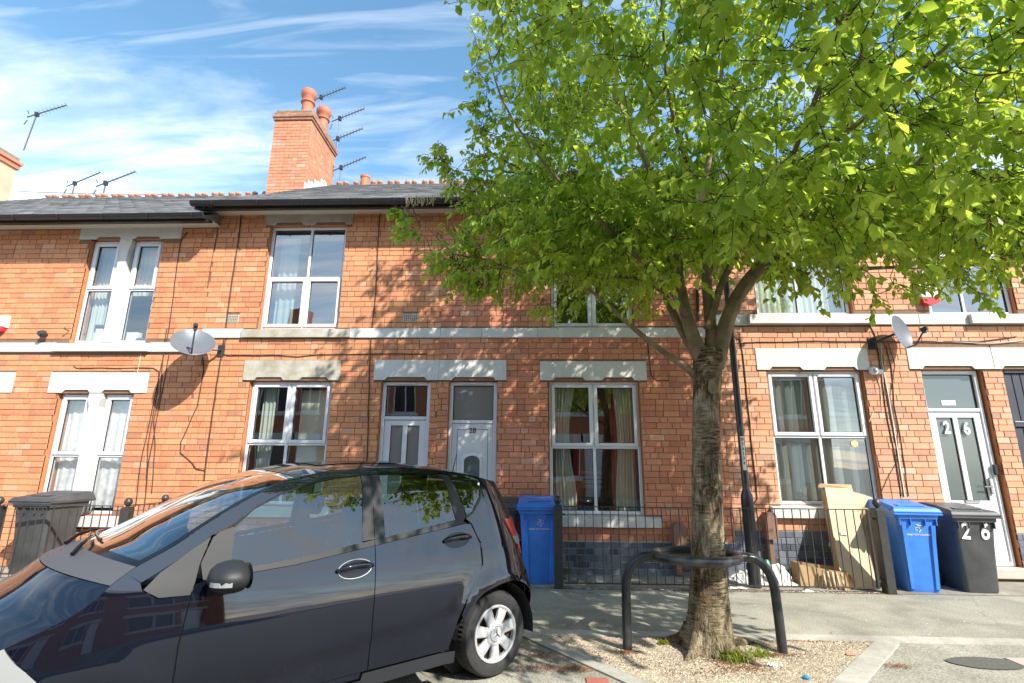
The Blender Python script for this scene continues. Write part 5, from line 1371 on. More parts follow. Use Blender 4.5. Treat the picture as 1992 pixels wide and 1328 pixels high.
limbs = [
    ([(1390, 712, 0), (1402, 670, 0), (1418, 615, -.05), (1446, 560, -.1), (1490, 512, -.15), (1550, 488, -.25), (1620, 462, -.4), (1720, 415, -.6), (1850, 380, -.9), (1960, 400, -1.2)], [.10, .085, .080, .074, .068, .056, .044, .034, .024, .014]),
    ([(1372, 712, 0), (1350, 660, 0), (1335, 610, .02), (1325, 560, .05), (1318, 500, .1), (1305, 430, .15), (1270, 340, .1), (1220, 240, 0), (1180, 120, -.1)], [.095, .075, .065, .058, .05, .042, .032, .024, .014]),
    ([(1380, 705, .02), (1384, 650, .03), (1378, 590, .05), (1374, 530, .08), (1372, 470, .1), (1368, 400, .1), (1380, 300, .1), (1400, 180, .05), (1410, 40, 0)], [.085, .062, .055, .052, .048, .042, .034, .026, .016]),
    ([(1376, 640, .0), (1392, 590, -.02), (1405, 550, -.03), (1440, 480, -.1), (1490, 400, -.3), (1570, 320, -.5), (1680, 230, -.8), (1800, 130, -1.1), (1880, 50, -1.3)], [.045, .040, .036, .034, .034, .030, .026, .020, .014]),
    ([(1360, 700, .05), (1325, 640, .12), (1300, 590, .18), (1285, 565, .2), (1230, 540, .25), (1150, 545, .2), (1090, 548, .1), (1020, 530, 0), (930, 500, -.1)], [.06, .045, .038, .030, .024, .020, .016, .012, .008]),
    ([(1352, 730, 0), (1330, 712, -.08), (1285, 680, -.12), (1235, 640, -.16), (1190, 598, -.2), (1155, 570, -.25), (1110, 540, -.3), (1060, 500, -.3)], [.045, .036, .030, .027, .023, .018, .013, .008]),
    ([(1340, 620, 0), (1300, 560, -.2), (1240, 500, -.5), (1160, 420, -.8), (1060, 320, -1.0), (980, 200, -1.2), (950, 100, -1.3)], [.030, .024, .020, .016, .012, .009, .006]),
    ([(1374, 540, .1), (1420, 450, .4), (1480, 380, .7), (1570, 330, .9), (1700, 300, 1.0)], [.035, .03, .025, .02, .012]),
    ([(1325, 540, .1), (1250, 450, .5), (1150, 380, .8), (1040, 340, .9), (900, 330, .8)], [.035, .03, .025, .018, .01]),
    ([(1550, 488, -.25), (1640, 520, -.2), (1740, 520, -.2), (1850, 520, -.3), (1990, 500, -.4)], [.03, .024, .018, .014, .01]),
    ([(1500, 395, -.3), (1560, 260, -1.0), (1600, 150, -1.6), (1640, 30, -2.0)], [.028, .022, .016, .01]),
    ([(1370, 430, .1), (1330, 300, -.7), (1300, 180, -1.3), (1290, 60, -1.7)], [.03, .022, .016, .01]),
    ([(1720, 415, -.6), (1800, 300, -.9), (1900, 230, -1.2), (1990, 180, -1.4)], [.024, .018, .013, .009]),
    ([(1040, 340, .9), (960, 300, .6), (930, 250, .5), (925, 230, .5)], [.014, .010, .008, .006]),
    ([(930, 500, -.1), (880, 490, -.1), (820, 430, -.15), (780, 400, -.15)], [.010, .008, .006, .004]),
    ([(960, 440, .3), (900, 400, .2), (865, 330, .2), (850, 290, .2)], [.010, .007, .005, .004]),
]
skel = []
for i, (pl, rs) in enumerate(limbs):
    pts = [at(x, y, TY+dy) for x, y, dy in pl]
    organic('limb', pts, [r_*.86 for r_ in rs], 'bark_limb', tr, 12, 5, .03, 20+i)
    for a, b in zip(pts, pts[1:]):
        for k in range(4): skel.append(a.lerp(b, k/4))
skel = np.array([tuple(p) for p in skel[8:]])

# foliage: twigs carry alternating leaves
rg = np.random.default_rng(11)
cen = np.array([2.25, -3.65, 5.2]); rad_ = np.array([2.95, 3.05, 2.5])
def inside(p):
    q = (p-cen)/rad_
    if q[2] < 0: q = q*np.array([1, 1, 1.02])
    r = float((np.abs(q)**2.7).sum())**(1/2.7)
    ang = math.atan2(q[1], q[0])
    bump = 1+.10*math.sin(3*ang+1.3)+.08*math.sin(5*ang+p[2]*1.7)+.07*math.sin(7*ang-p[2]*2.3)
    return r/bump
centers = []
while len(centers) < 5900:
    p = cen+rad_*rg.uniform(-1, 1, 3)*1.12
    r = inside(p)
    if r > 1 or (r < .55 and rg.random() < .55): continue
    px_, py_, zc_ = proj(p)
    if zc_ < 1.3 or np.linalg.norm(p-CAM) < 2.9: continue
    # the open hollow around the fork, the free left flank, the ragged hem
    lim = 572+26*math.sin(px_*.021)+18*math.sin(px_*.05+1) + (14 if px_ < 1250 else 0) - (34 if 1270 < px_ < 1460 else 0) - (22 if 1460 < px_ < 1760 else 0)
    if py_ > lim-18: continue
    xl_ = np.interp(py_, [-2000, 0, 380, 430, 480, 520, 600], [880, 935, 935, 905, 855, 850, 900])+12*math.sin(py_*.05)
    if px_ < xl_: continue
    if p[2] < 2.75 and p[1] < -4.2: continue
    if len(centers) > 4700 and not (330 < py_ < 545 and -4.5 < p[1] < -1.6 and (px_ < 1420 or py_ < 480)): continue
    centers.append(p)
extra = []
def spray(pl, n, s_):
    for x, y, dy in pl:
        for _ in range(n):
            p = at(x+rg.normal(0, s_), y+rg.normal(0, s_*.8), TY+dy+rg.normal(0, .12)); extra.append(np.array(tuple(p)))
spray([(770, 400, -.15), (778, 425, -.15), (785, 450, -.15)], 4, 7); spray([(815, 455, -.15), (840, 485, -.15)], 2, 8)
spray([(860, 500, -.1), (880, 520, -.1), (910, 530, -.1), (900, 545, 0), (940, 550, 0), (890, 450, -.1), (920, 480, 0), (930, 430, .1), (915, 505, .1), (955, 520, -.2), (970, 470, .1)], 9, 15)
spray([(845, 285, .2), (850, 310, .2), (875, 330, .2), (890, 360, .2), (905, 395, .2), (915, 340, .4), (925, 300, .5), (905, 440, .3), (930, 410, .3)], 7, 12)
spray([(960, 560, 0), (1000, 560, 0), (1050, 590, -.1), (1080, 600, -.1), (1110, 575, -.2), (1200, 560, .2)], 3, 12)
spray([(1560, 540, -.2), (1620, 560, -.2), (1700, 575, -.2), (1760, 555, -.2), (1820, 545, -.3), (1880, 530, -.3), (1950, 525, -.4)], 4, 14)
spray([(925, 100, 0), (920, 200, 0), (930, 40, 0), (935, 300, 0), (930, 380, .2), (935, 250, .2), (930, 150, 0)], 6, 11)
spray([(1275, 600, 0)], 2, 8)
cent = centers+extra
dsk = np.array([((skel-c_)**2).sum(1).min() for c_ in cent])
ordr = np.argsort(dsk)
nodes = skel.copy()
src = {}
for i_ in ordr:
    c_ = cent[i_]; j_ = np.argmin(((nodes-c_)**2).sum(1)); src[int(i_)] = nodes[j_].copy(); nodes = np.vstack([nodes, c_[None, :]])
LV = np.array([(0, 0, 0), (.30, .24, .05), (.66, .24, .05), (1, 0, -.10), (.66, -.24, .05), (.30, -.24, .05), (.33, 0, 0), (.68, 0, -.025)])
LF_ = [(0, 6, 1), (1, 6, 7, 2), (2, 7, 3), (0, 5, 6), (5, 4, 7, 6), (4, 3, 7)]
MX = []; tw = MB()
dead_seed = random.Random(4)
for ci, c in enumerate(cent):
    isx = ci >= len(centers)
    s_ = src[ci]
    out = c-s_; L = np.linalg.norm(out)
    o2 = c-np.array([TX+.3, TY, 4.0]); out = out/(L+1e-6)+o2/np.linalg.norm(o2)*.6; out /= np.linalg.norm(out)
    ln = .16 if isx else rg.uniform(.26, .42)
    a = c-out*ln*.5
    b = c+out*ln*.5+np.array([0, 0, -.06])
    if L < .9:
        m0 = (s_+a)/2+np.array([0, 0, .04])+rg.normal(0, .03, 3); tw.tube([s_, m0, a], [.0042, .0036, .003], 4, cap=False)
    tw.tube([a, (a+b)/2+np.array([0, 0, .02]), b], [.004, .003, .0015], 3, cap=False)
    n = rg.integers(8, 12) if isx else rg.integers(12, 18)
    for k in range(n):
        t = (k+.5)/n
        p = a+(b-a)*t
        az = rg.uniform(0, 2*math.pi) if rg.random() < .4 else math.atan2(out[1], out[0])+(1 if k % 2 else -1)*rg.uniform(.5, 1.3)
        droop = -rg.uniform(.2, 1.35)
        dx = np.array([math.cos(az)*math.cos(droop), math.sin(az)*math.cos(droop), math.sin(droop)])
        roll = rg.normal(0, .5)
        sd_ = np.cross(dx, [0, 0, 1]); sd_ /= np.linalg.norm(sd_)
        nn = np.cross(sd_, dx)
        sd2 = sd_*math.cos(roll)+nn*math.sin(roll); nn2 = np.cross(sd2, dx)
        if nn2[2] < 0: nn2 = -nn2; sd2 = -sd2
        sz = float(np.clip(rg.normal(.077, .018), .038, .115))*(.85 if isx else 1)
        MX.append((p+dx*.012, dx*sz, sd2*sz*rg.uniform(.9, 1.25), nn2*sz))
cd_ = np.array([np.sum((m[0]-CAM)**2) for m in MX])
vis = np.array([(lambda t_: 0 < t_[0] < 1992 and 0 < t_[1] < 1328)(proj(m[0])) for m in MX])
order = np.argsort(np.where(vis, cd_, cd_+1e4))
own = set(order[:300].tolist())
lme = []
for k in range(3):
    mb = MB(); V_ = LV.copy(); V_[3, 2] -= .06*k; V_[1:3, 2] += .02*k; mb.add(V_, LF_); me_ = mb.mesh('leaf', 'leaf', True); lme.append(me_)
for i in own:
    p, x_, y_, z_ = MX[i]
    o = bpy.data.objects.new('leaf', lme[i % 3])
    COL.objects.link(o); o.parent = tr; o.matrix_parent_inverse = Matrix.Translation(-WL[tr.name])
    o.matrix_basis = Matrix(((x_[0], y_[0], z_[0], p[0]), (x_[1], y_[1], z_[1], p[1]), (x_[2], y_[2], z_[2], p[2]), (0, 0, 0, 1)))
rest = [MX[i] for i in range(len(MX)) if i not in own]
A0 = np.array([m[0] for m in rest]); AX = np.array([m[1] for m in rest]); AY = np.array([m[2] for m in rest]); AZ = np.array([m[3] for m in rest])
curl = rg.uniform(-.3, 3.4, len(rest))[:, None]
VV = A0[:, None, :]+LV[None, :, 0:1]*AX[:, None, :]+LV[None, :, 1:2]*AY[:, None, :]+(LV[None, :, 2:3]*curl[:, None, :])*AZ[:, None, :]
FF = []
base = np.arange(len(rest))*8
me = bpy.data.meshes.new('foliage')
nv = len(rest)*8
tri_loops = []; starts = []; tot = []
pat = [list(f) for f in LF_]; flat = np.array([i for f in pat for i in f]); lens_ = np.array([len(f) for f in pat])
loops = (base[:, None]+flat[None, :]).ravel()
lt = np.tile(lens_, len(rest)); ls = np.concatenate([[0], np.cumsum(lt)[:-1]])
me.vertices.add(nv); me.vertices.foreach_set('co', VV.reshape(-1))
me.loops.add(len(loops)); me.loops.foreach_set('vertex_index', loops)
me.polygons.add(len(lt)); me.polygons.foreach_set('loop_start', ls); me.polygons.foreach_set('loop_total', lt)
me.polygons.foreach_set('use_smooth', [True]*len(lt))
me.materials.append(MT['leaf']); me.update(calc_edges=True); me.validate()
part('foliage', None, None, tr, kind='stuff', me=me)
part('twigs', tw, 'twig', tr, kind='stuff')
# dry hanging seed tassels at the left twig and one in the crown
mb = MB(); rr = random.Random(8)
for k in range(26):
    p = at(795+rr.uniform(-5, 52), 382+rr.uniform(-4, 5), TY-.1); mb.tube([p, p+Vector((rr.uniform(-.02, .02), 0, -.04)), p+Vector((rr.uniform(-.03, .03), 0, -rr.uniform(.06, .12)))], [.003, .004, .006], 4)
for k in range(7):
    p = at(1362+rr.uniform(-3, 3), 362, TY-1.9); mb.tube([p, p+Vector((rr.uniform(-.02, .02), 0, -.05)), p+Vector((rr.uniform(-.03, .03), 0, -.09))], [.005, .010, .006], 5)
part('seed_tassel', mb, 'leaf_dry', tr, kind='stuff')
# weeds at the trunk foot
weed('weed_clump', 1.56, -3.13, 0, 130, .13, .14, 'grass', 'green grassy weed clump in front of the tree foot', 'weed', 31, lw=.006)
weed('weed_clump', 1.78, -3.02, 0, 60, .11, .10, 'grass', 'smaller weed tuft right of the tree foot', 'weed', 32, lw=.006)
weed('weed_clump', 1.10, -2.78, 0, 34, .08, .06, 'grass', 'tiny weed tuft at the left side of the tree foot', 'weed', 33, lw=.006)
weed('flower_patch', 1.80, -3.22, 0, 26, .035, .07, 'paper', 'small patch of pale fallen blossom by the weeds', 'blossom', 34, lw=.006)
for px_, py_ in ((1440, 1240), (1455, 1262)):
    pass
mb = MB(); mb.tube([atz(1425, 1240, .02), atz(1460, 1246, .015), atz(1500, 1262, .006)], [.02, .012, .004], 6); solo('guard_leg_shadow', mb, 'bark_limb', 'thin dark tube shaped as the cast shadow of the guard leg on the gravel', 'root', True)  # cast shadow of the guard's right leg, modelled as a dark tube

# ------------------------------------------------------------------ the car
SCL = .9
CX, CY, CYAW = -.794, -3.03, R(42.3)
CM = Matrix(((-math.cos(CYAW)*SCL, math.sin(CYAW)*SCL, 0, CX), (-math.sin(CYAW)*SCL, -math.cos(CYAW)*SCL, 0, CY), (0, 0, SCL, 0), (0, 0, 0, 1)))
car = thing('parked_car', 'black compact five-door car parked at an angle in front of the houses', 'car', (CX, CY, 0))
def tab(t, v): return float(np.interp(v, [a for a, b in t], [b for a, b in t]))
def smt(t, v, h=.04): return (tab(t, v-h)+2*tab(t, v-h/2)+2*tab(t, v)+2*tab(t, v+h/2)+tab(t, v+h))/8
WZ = [(0, .78), (.2, .82), (.35, .845), (.5, .866), (.6, .868), (.7, .864), (.8, .852), (.88, .838), (.95, .821), (1.02, .800), (1.15, .767), (1.3, .728), (1.45, .685), (1.55, .62), (1.62, .55)]
XR = [(0, -.53), (.2, -.62), (.35, -.69), (.55, -.72), (.7, -.66), (.85, -.60), (1.0, -.57), (1.15, -.52), (1.3, -.45), (1.45, -.36), (1.6, -.24)]
XF = [(0, 3.25), (.2, 3.33), (.5, 3.42), (.65, 3.40), (.8, 3.25), (.9, 3.05), (1.0, 2.85), (1.6, 2.7)]
XS_, LR_, X0_, LF2 = .1, .95, 2.45, 1.1
HUBS = (-.07, 2.48)
HZ = {-.07: (.31, .375, 1.0), 2.48: (.265, .30, .85)}
def side(s, z):
    w = smt(WZ, z)
    zc = .50-.10*(s-.8)
    if .2 < s < 2.4:
        f = min(1, (s-.2)/.25)*min(1, (2.4-s)/.4); d = zc-z
        w -= f*.022*(1/(1+math.exp(-max(-40, min(40, d/.012)))))*max(0, 1-max(0, d)/.35)
    for c, hz, rr_ in ((-.07, .31, .40), (2.48, .265, .33)):
        r = math.hypot(s-c, z-hz); w += (.022 if c < 1 else .006)*math.exp(-((r-rr_)/.07)**2)
    if s < XS_:
        ph = min(1, (XS_-s)/LR_)*math.pi/2; return XS_-(XS_-smt(XR, z))*math.sin(ph)**.85, w*max(0, math.cos(ph))**.55
    if s > X0_:
        ph = min(1, (s-X0_)/LF2)*math.pi/2; return X0_+(smt(XF, z)-X0_)*math.sin(ph)**.9, w*max(0, math.cos(ph))**.5
    return s, w
def SP(s, z, off=0, sg=1):
    x, y = side(s, z); p = Vector((x, y, z))
    if off:
        h = 2e-3
        a = Vector((*side(s+h, z), z))-Vector((*side(s-h, z), z)); b = Vector((*side(s, z+h), z+h))-Vector((*side(s, z-h), z-h))
        n = b.cross(a)
        if n.length > 1e-9:
            n.normalize(); p += n*off*(1 if n.y >= -0.3 or True else -1)
    return Vector((p.x, p.y*sg, p.z))
def SN(s, z, sg=1):
    h = 4e-3
    a = Vector((*side(s+h, z), z))-Vector((*side(s-h, z), z)); b = Vector((*side(s, z+h), z+h))-Vector((*side(s, z-h), z-h))
    n = b.cross(a); n = n.normalized() if n.length > 1e-9 else Vector((-1, 0, 0))
    return Vector((n.x, n.y*sg, n.z))
def grid_poly(poly, ds=.06, dz=.05):
    bm = bmesh.new(); vs = [bm.verts.new((s, z, 0)) for s, z in poly]; bm.faces.new(vs)
    s0, s1 = min(p[0] for p in poly), max(p[0] for p in poly); z0, z1 = min(p[1] for p in poly), max(p[1] for p in poly)
    for ax, a, b, d in ((0, s0, s1, ds), (1, z0, z1, dz)):
        k = math.floor(a/d)+1
        while k*d < b-1e-4:
            co = (k*d, 0, 0) if ax == 0 else (0, k*d, 0); no = (1, 0, 0) if ax == 0 else (0, 1, 0)
            bmesh.ops.bisect_plane(bm, geom=bm.verts[:]+bm.edges[:]+bm.faces[:], plane_co=co, plane_no=no, dist=1e-5); k += 1
    bmesh.ops.triangulate(bm, faces=[f for f in bm.faces if len(f.verts) > 4])
    V = [(v.co.x, v.co.y) for v in bm.verts]; bm.verts.index_update()
    F = [[v.index for v in f.verts] for f in bm.faces]
    B = [(e.verts[0].index, e.verts[1].index) for e in bm.edges if len(e.link_faces) == 1]
    bm.free(); return V, F, B
def patch(name, poly, m, off=0, sg=1, parent=None, th=.014, ds=.06, dz=.05, gap=0.0, kind=None, label=None):
    if gap:
        c = (sum(p[0] for p in poly)/len(poly), sum(p[1] for p in poly)/len(poly))
    V, F, B = grid_poly(poly, ds, dz)
    P = [SP(s, z, off, sg) for s, z in V]; Nn = [SN(s, z, sg) for s, z in V]; n = len(P)
    verts = [tuple(p) for p in P]; norm = [tuple(v) for v in Nn]
    faces = []
    for f in F:
        g = Vector((0, 0, 0))
        for i_ in range(len(f)): g += P[f[i_]].cross(P[f[(i_+1) % len(f)]])
        faces.append(f if g.dot(Nn[f[0]]) > 0 else f[::-1])
    nf = len(faces)
    if th:
        ring = {}
        for a, b in B:
            for i in (a, b):
                if i not in ring:
                    ring[i] = (len(verts), len(verts)+1)
                    verts.append(tuple(P[i])); verts.append(tuple(P[i]-Nn[i]*th)); norm += [tuple(Nn[i])]*2
            faces.append([ring[a][0], ring[b][0], ring[b][1], ring[a][1]])
    me = bpy.data.meshes.new(name); me.from_pydata([tuple(CM @ Vector(v)) for v in verts], [], faces); me.materials.append(MT[m])
    me.polygons.foreach_set('use_smooth', [i < nf for i in range(len(me.polygons))])
    R3 = CM.to_3x3(); cn = [tuple((R3 @ Vector(v)).normalized()) for v in norm]
    try: me.normals_split_custom_set_from_vertices(cn)
    except Exception as ex: print('normals', ex)
    o = bpy.data.objects.new(name, me); link(o, parent or car); WL[o.name] = Vector((0, 0, 0))
    if kind: o['kind'] = kind
    if label: o['label'] = label
    return o
ZR = [(-.86, 1.44), (-.4, 1.455), (-.115, 1.483), (.13, 1.530), (.292, 1.552), (.62, 1.580), (1.0, 1.580), (1.35, 1.555), (1.6, 1.492), (1.79, 1.413), (1.94, 1.325), (2.105, 1.217), (2.2, 1.15),
      (2.36, 1.068), (2.455, .998), (2.575, .872), (2.67, .82), (2.745, .762), (3.0, .70), (3.56, .66)]
zr = lambda s: smt(ZR, s, .05)
seam = lambda a, b, n: [(s, zr(s)) for s in np.linspace(a, b, n)]
CRN = [(-.86, .0), (-.5, .02), (-.2, .045), (1.2, .05), (1.55, .045), (2.36, .05), (2.46, .06), (2.7, .07), (3.0, .05), (3.56, 0)]
BUL = [(-.86, 0), (1.0, 0), (1.55, .10), (2.36, .22), (2.455, .31), (2.6, .30), (2.8, .22), (3.2, .08), (3.56, 0)]
def TP(s, v, off=0):
    x, y = side(s, zr(s)); k = 1-abs(v)**2.2
    p = Vector((x+smt(BUL, s)*k, y*v, zr(s)+smt(CRN, s)*k))
    return p
def TNm(s, v):
    h = 3e-3; a = TP(min(s+h, 3.55), v)-TP(max(s-h, -.85), v); b = TP(s, min(1, v+h))-TP(s, max(-1, v-h)); n = a.cross(b)
    n = n.normalized() if n.length > 1e-9 else Vector((0, 0, 1))
    return n if n.z > 0 else -n
def loft(name, s0, s1, m, ns=24, nvv=28, v0=-1, v1=1, off=0, parent=None, s0f=None, s1f=None):
    verts = []; norm = []
    for i in range(ns+1):
        for j in range(nvv+1):
            v = v0+(v1-v0)*j/nvv; a = s0f(v) if s0f else s0; b = s1f(v) if s1f else s1; s = a+(b-a)*i/ns
            n = TNm(s, v); verts.append(tuple(CM @ (TP(s, v)+n*off))); norm.append(tuple((CM.to_3x3() @ n).normalized()))
    faces = [[i*(nvv+1)+j, i*(nvv+1)+j+1, (i+1)*(nvv+1)+j+1, (i+1)*(nvv+1)+j] for i in range(ns) for j in range(nvv)]
    q0 = faces[(ns//2)*nvv+nvv//2]; e1, e2, e3 = (Vector(verts[q]) for q in q0[:3])
    if (e2-e1).cross(e3-e1).dot(Vector(norm[q0[0]])) < 0: faces = [f[::-1] for f in faces]
    me = bpy.data.meshes.new(name); me.from_pydata(verts, [], faces); me.materials.append(MT[m]); me.polygons.foreach_set('use_smooth', [True]*len(faces))
    me.normals_split_custom_set_from_vertices(norm)
    o = bpy.data.objects.new(name, me); link(o, parent or car); WL[o.name] = Vector((0, 0, 0)); return o
G_ = .003
def arch(cx, a0, a1, r=.375, n=16, z=.31): return [(cx+r*math.cos(R(t)), z+r*1.0*math.sin(R(t))) for t in np.linspace(a0, a1, n)]
for sg in (1, -1):
    # doors
    fd = patch('front_door', [(1.012+G_, .29), (1.012+G_, .454), (1.021+G_, .58), (1.0+G_, .978), (1.0+G_, 1.052), (1.539, .988), (1.778, .975), (2.03, .962), (2.072, .952), (2.094-G_, .906), (2.127-G_, .66), (2.127-G_, .29)], 'paint', 0, sg)
    rd = patch('rear_door', [(.39, .29), (.388, .32), (.332+G_, .488), (.262+G_, .627), (.165, .74), (.102+G_, .837), (.098+G_, .994), (.166+G_, 1.142), (.219, 1.146), (.637, 1.097), (1.0-G_, 1.052), (1.0-G_, .978), (1.021-G_, .58), (1.012-G_, .454), (1.012-G_, .29)], 'paint', 0, sg)
    patch('belt_trim', [(1.0+G_, 1.055), (1.539, .991), (1.778, .978), (2.04, .965), (1.96, 1.003), (1.78, 1.010), (1.54, 1.026), (1.0+G_, 1.091)], 'trim', .004, sg, fd)
    patch('belt_trim', [(.20, 1.152), (.637, 1.10), (1.0-G_, 1.055), (1.0-G_, 1.091), (.709, 1.128), (.305, 1.183)], 'trim', .004, sg, rd)
    patch('sail_panel', [(2.042, .966), (1.962, 1.004), (1.903, 1.008), (1.897, 1.236), (1.965, 1.215), (2.008, 1.185), (2.06, 1.05)], 'trim', .002, sg, fd)
    patch('pillar_trim', [(1.09, 1.090), (1.070, 1.527), (1.003, 1.53), (1.003, 1.093)], 'trim', .001, sg, fd); patch('pillar_trim', [(.997, 1.093), (.997, 1.53), (.928, 1.527), (.920, 1.104)], 'trim', .001, sg, rd)
    patch('pillar_trim', [(.303, 1.186), (.366, 1.496), (.405, 1.53), (.316, 1.522), (.272, 1.41), (.205, 1.205), (.235, 1.165)], 'trim', .001, sg, rd)
    patch('sill_strip', [(.345, .205), (.347, .285), (1.05, .285), (1.06, .245), (2.06, .245), (2.06, .19), (1.02, .195)], 'trim', .012, sg)
    patch('door_bottom', [(1.06, .25), (1.06, .286), (2.12, .286), (2.12, .25)], 'paint', -.004, sg)
    patch('front_door_glass', [(1.088, 1.076), (1.54, 1.018), (1.905, 1.0), (1.90, 1.236), (1.791, 1.330), (1.629, 1.412), (1.439, 1.474), (1.257, 1.510), (1.068, 1.526)], 'car_glass', -.006, sg, fd, th=0)
    patch('rear_door_glass', [(.922, 1.096), (.926, 1.526), (.64, 1.537), (.409, 1.532), (.364, 1.498), (.303, 1.178), (.711, 1.120)], 'car_glass', -.006, sg, rd, th=0)
    patch('quarter_glass', [(.314, 1.515), (.133, 1.506), (.028, 1.476), (.030, 1.40), (.049, 1.347), (.129, 1.236), (.19, 1.203), (.274, 1.41)], 'car_glass', -.004, sg, th=0)
    patch('quarter_seal', [(.030, 1.474), (.018, 1.474), (.020, 1.395), (.042, 1.338), (.125, 1.224), (.195, 1.188), (.207, 1.20), (.133, 1.238), (.055, 1.347), (.034, 1.40)], 'gloss_black', .004, sg)
    # fixed shell
    patch('roof_rail', [(2.33, .99), (2.255, 1.033), (2.13, 1.11), (2.015, 1.197), (1.905, 1.25), (1.79, 1.342), (1.63, 1.424), (1.44, 1.486), (1.257, 1.521), (1.07, 1.533), (.64, 1.545), (.41, 1.541), (.30, 1.523)]+seam(.30, 2.40, 40), 'paint', 0, sg)
    patch('glass_seal', [(1.912, 1.243), (1.79, 1.340), (1.63, 1.422), (1.44, 1.484), (1.257, 1.519), (1.07, 1.5315), (.64, 1.5435), (.41, 1.5395), (.41, 1.531), (.64, 1.536), (1.07, 1.524), (1.257, 1.509), (1.439, 1.473), (1.629, 1.411), (1.791, 1.328), (1.897, 1.232)], 'gloss_black', .005, sg)
    fp_ = [(2.133, .25), (2.133, .66), (2.100, .895), (2.25, .902), (2.322, .95), (2.335, .99), (2.40, zr(2.40))]+seam(2.41, 2.74, 10)+[(2.69, .722), (2.63, .667), (2.59, .616), (2.62, .56), (2.80, .53), (2.83, .40)]+arch(HUBS[1], 10, 172, .30, 16, .265)
    patch('front_wing', fp_, 'paint', 0, sg)
    patch('wing_trim', [(2.100, .900), (2.245, .906), (2.316, .953), (2.247, 1.029), (2.02, 1.190), (2.066, 1.05), (2.082, .955)], 'trim', .003, sg)
    hl_ = patch('headlight', [(2.742, zr(2.742)), (2.692, .720), (2.633, .664), (2.595, .616), (2.625, .563), (2.85, .54), (3.15, .55), (3.2, zr(3.2))]+seam(3.15, 2.76, 6), 'clear_lens', .002, sg)
    patch('front_bumper', [(2.84, .22), (2.835, .40), (2.81, .525), (3.15, .54), (3.55, .62), (3.55, .22)], 'paint', 0, sg)
    qp = [(.155, 1.145), (.196, 1.186)]+[(.124, 1.222), (.04, 1.335), (.016, 1.395), (.014, 1.478), (.13, 1.513), (.297, 1.521)]+seam(.297, -.125, 8)+[(-.155, 1.35), (-.172, 1.158), (-.20, .90), (-.211, .68)]+arch(HUBS[0], 104, 8, r=.375, n=12)[0:0]+[(-.105, .690)]+arch(HUBS[0], 96, 24, .378, 9)+[(.297, .49+.02), (.257, .622), (.16, .738), (.096, .835), (.092, .996)]
    patch('rear_wing', qp, 'paint', 0, sg)
    patch('rear_bumper', [(-.215, .676), (-.108, .686)]+arch(HUBS[0], 97, 178, .378, 10)+[(-.449, .24), (-.86, .24), (-.86, .70), (-.24, .70)], 'paint', .006, sg)
    patch('tailgate', [(-.215, .705), (-.205, .90), (-.176, 1.158), (-.86, 1.158), (-.86, .705)], 'paint', 0, sg)
    patch('rear_pillar', [(-.176, 1.162), (-.158, 1.35), (-.128, zr(-.128))]+seam(-.14, -.34, 5)+[(-.31, 1.35), (-.30, 1.162)], 'paint', 0, sg)
    patch('rear_glass', [(-.304, 1.162), (-.314, 1.35), (-.345, 1.445), (-.86, 1.44), (-.86, 1.162)], 'gloss_black', -.002, sg, th=0)
    tl = patch('tail_light', [(-.182, 1.152), (-.52, 1.146), (-.52, 1.02), (-.47, .86), (-.44, .845), (-.355, .90), (-.262, 1.01)], 'red_lens', .012, sg)
    patch('indicator', [(-.262, 1.005), (-.52, 1.0), (-.50, .945), (-.31, .945)], 'clear_lens', .016, sg, tl)
    # handles: oval recess, bar
    for cx_, cz_, par in ((1.150, .925, fd), (.312, 1.036, rd)):
        ell = lambda a_, b_, tilt=.05: [(cx_+a_*math.cos(t), cz_+b_*math.sin(t)-tilt*a_*math.cos(t)) for t in np.linspace(0, 2*math.pi, 25)[:-1]]
        patch('handle_recess', ell(.118, .056), 'gloss_black', .002, sg, par, th=.006, ds=.04, dz=.03)
        if cx_ > 1:
            rp2 = [SP(cx_+.118*math.cos(t), cz_+.056*math.sin(t)-.05*.118*math.cos(t), .004, sg) for t in np.linspace(0, 2*math.pi, 33)]
            mb = MB(); mb.tube([CM @ p for p in rp2], .0024, 6, cap=False); part('handle_rim', mb, 'hubcap', par, smooth=True)
        pts = [SP(cx_-.125+.25*t, cz_-.002+.016*math.sin(math.pi*t)+.05*(.125-.25*t)+.004, .010+.030*math.sin(math.pi*t)**.6, sg) for t in np.linspace(0, 1, 9)]
        mb = MB(); mb.tube([CM @ p for p in pts], [.010, .016, .018, .018, .018, .018, .018, .016, .010], 10); part('handle', mb, 'paint', par, smooth=True)
    # inner shell
    patch('door_lining', [(.42, .26), (.34, .55), (.18, .80), (.16, 1.10), (1.0, 1.045), (2.05, .95), (2.1, .7), (2.1, .26)], 'interior', -.06, sg)
    patch('inner_pillar', [(1.06, 1.05), (1.04, 1.53), (.95, 1.53), (.95, 1.06)], 'pale_trim' if sg < 0 else 'interior', -.05, sg)
    # dark backing sheets, the shade inside the door gaps put in as colour
    patch('door_gap_shade', [(.96, .25), (.96, 1.06), (1.06, 1.05), (1.06, .25)], 'gloss_black', -.012, sg, th=0)
    patch('door_gap_shade', [(2.09, .25), (2.05, .93), (2.16, .89), (2.17, .25)], 'gloss_black', -.012, sg, th=0)
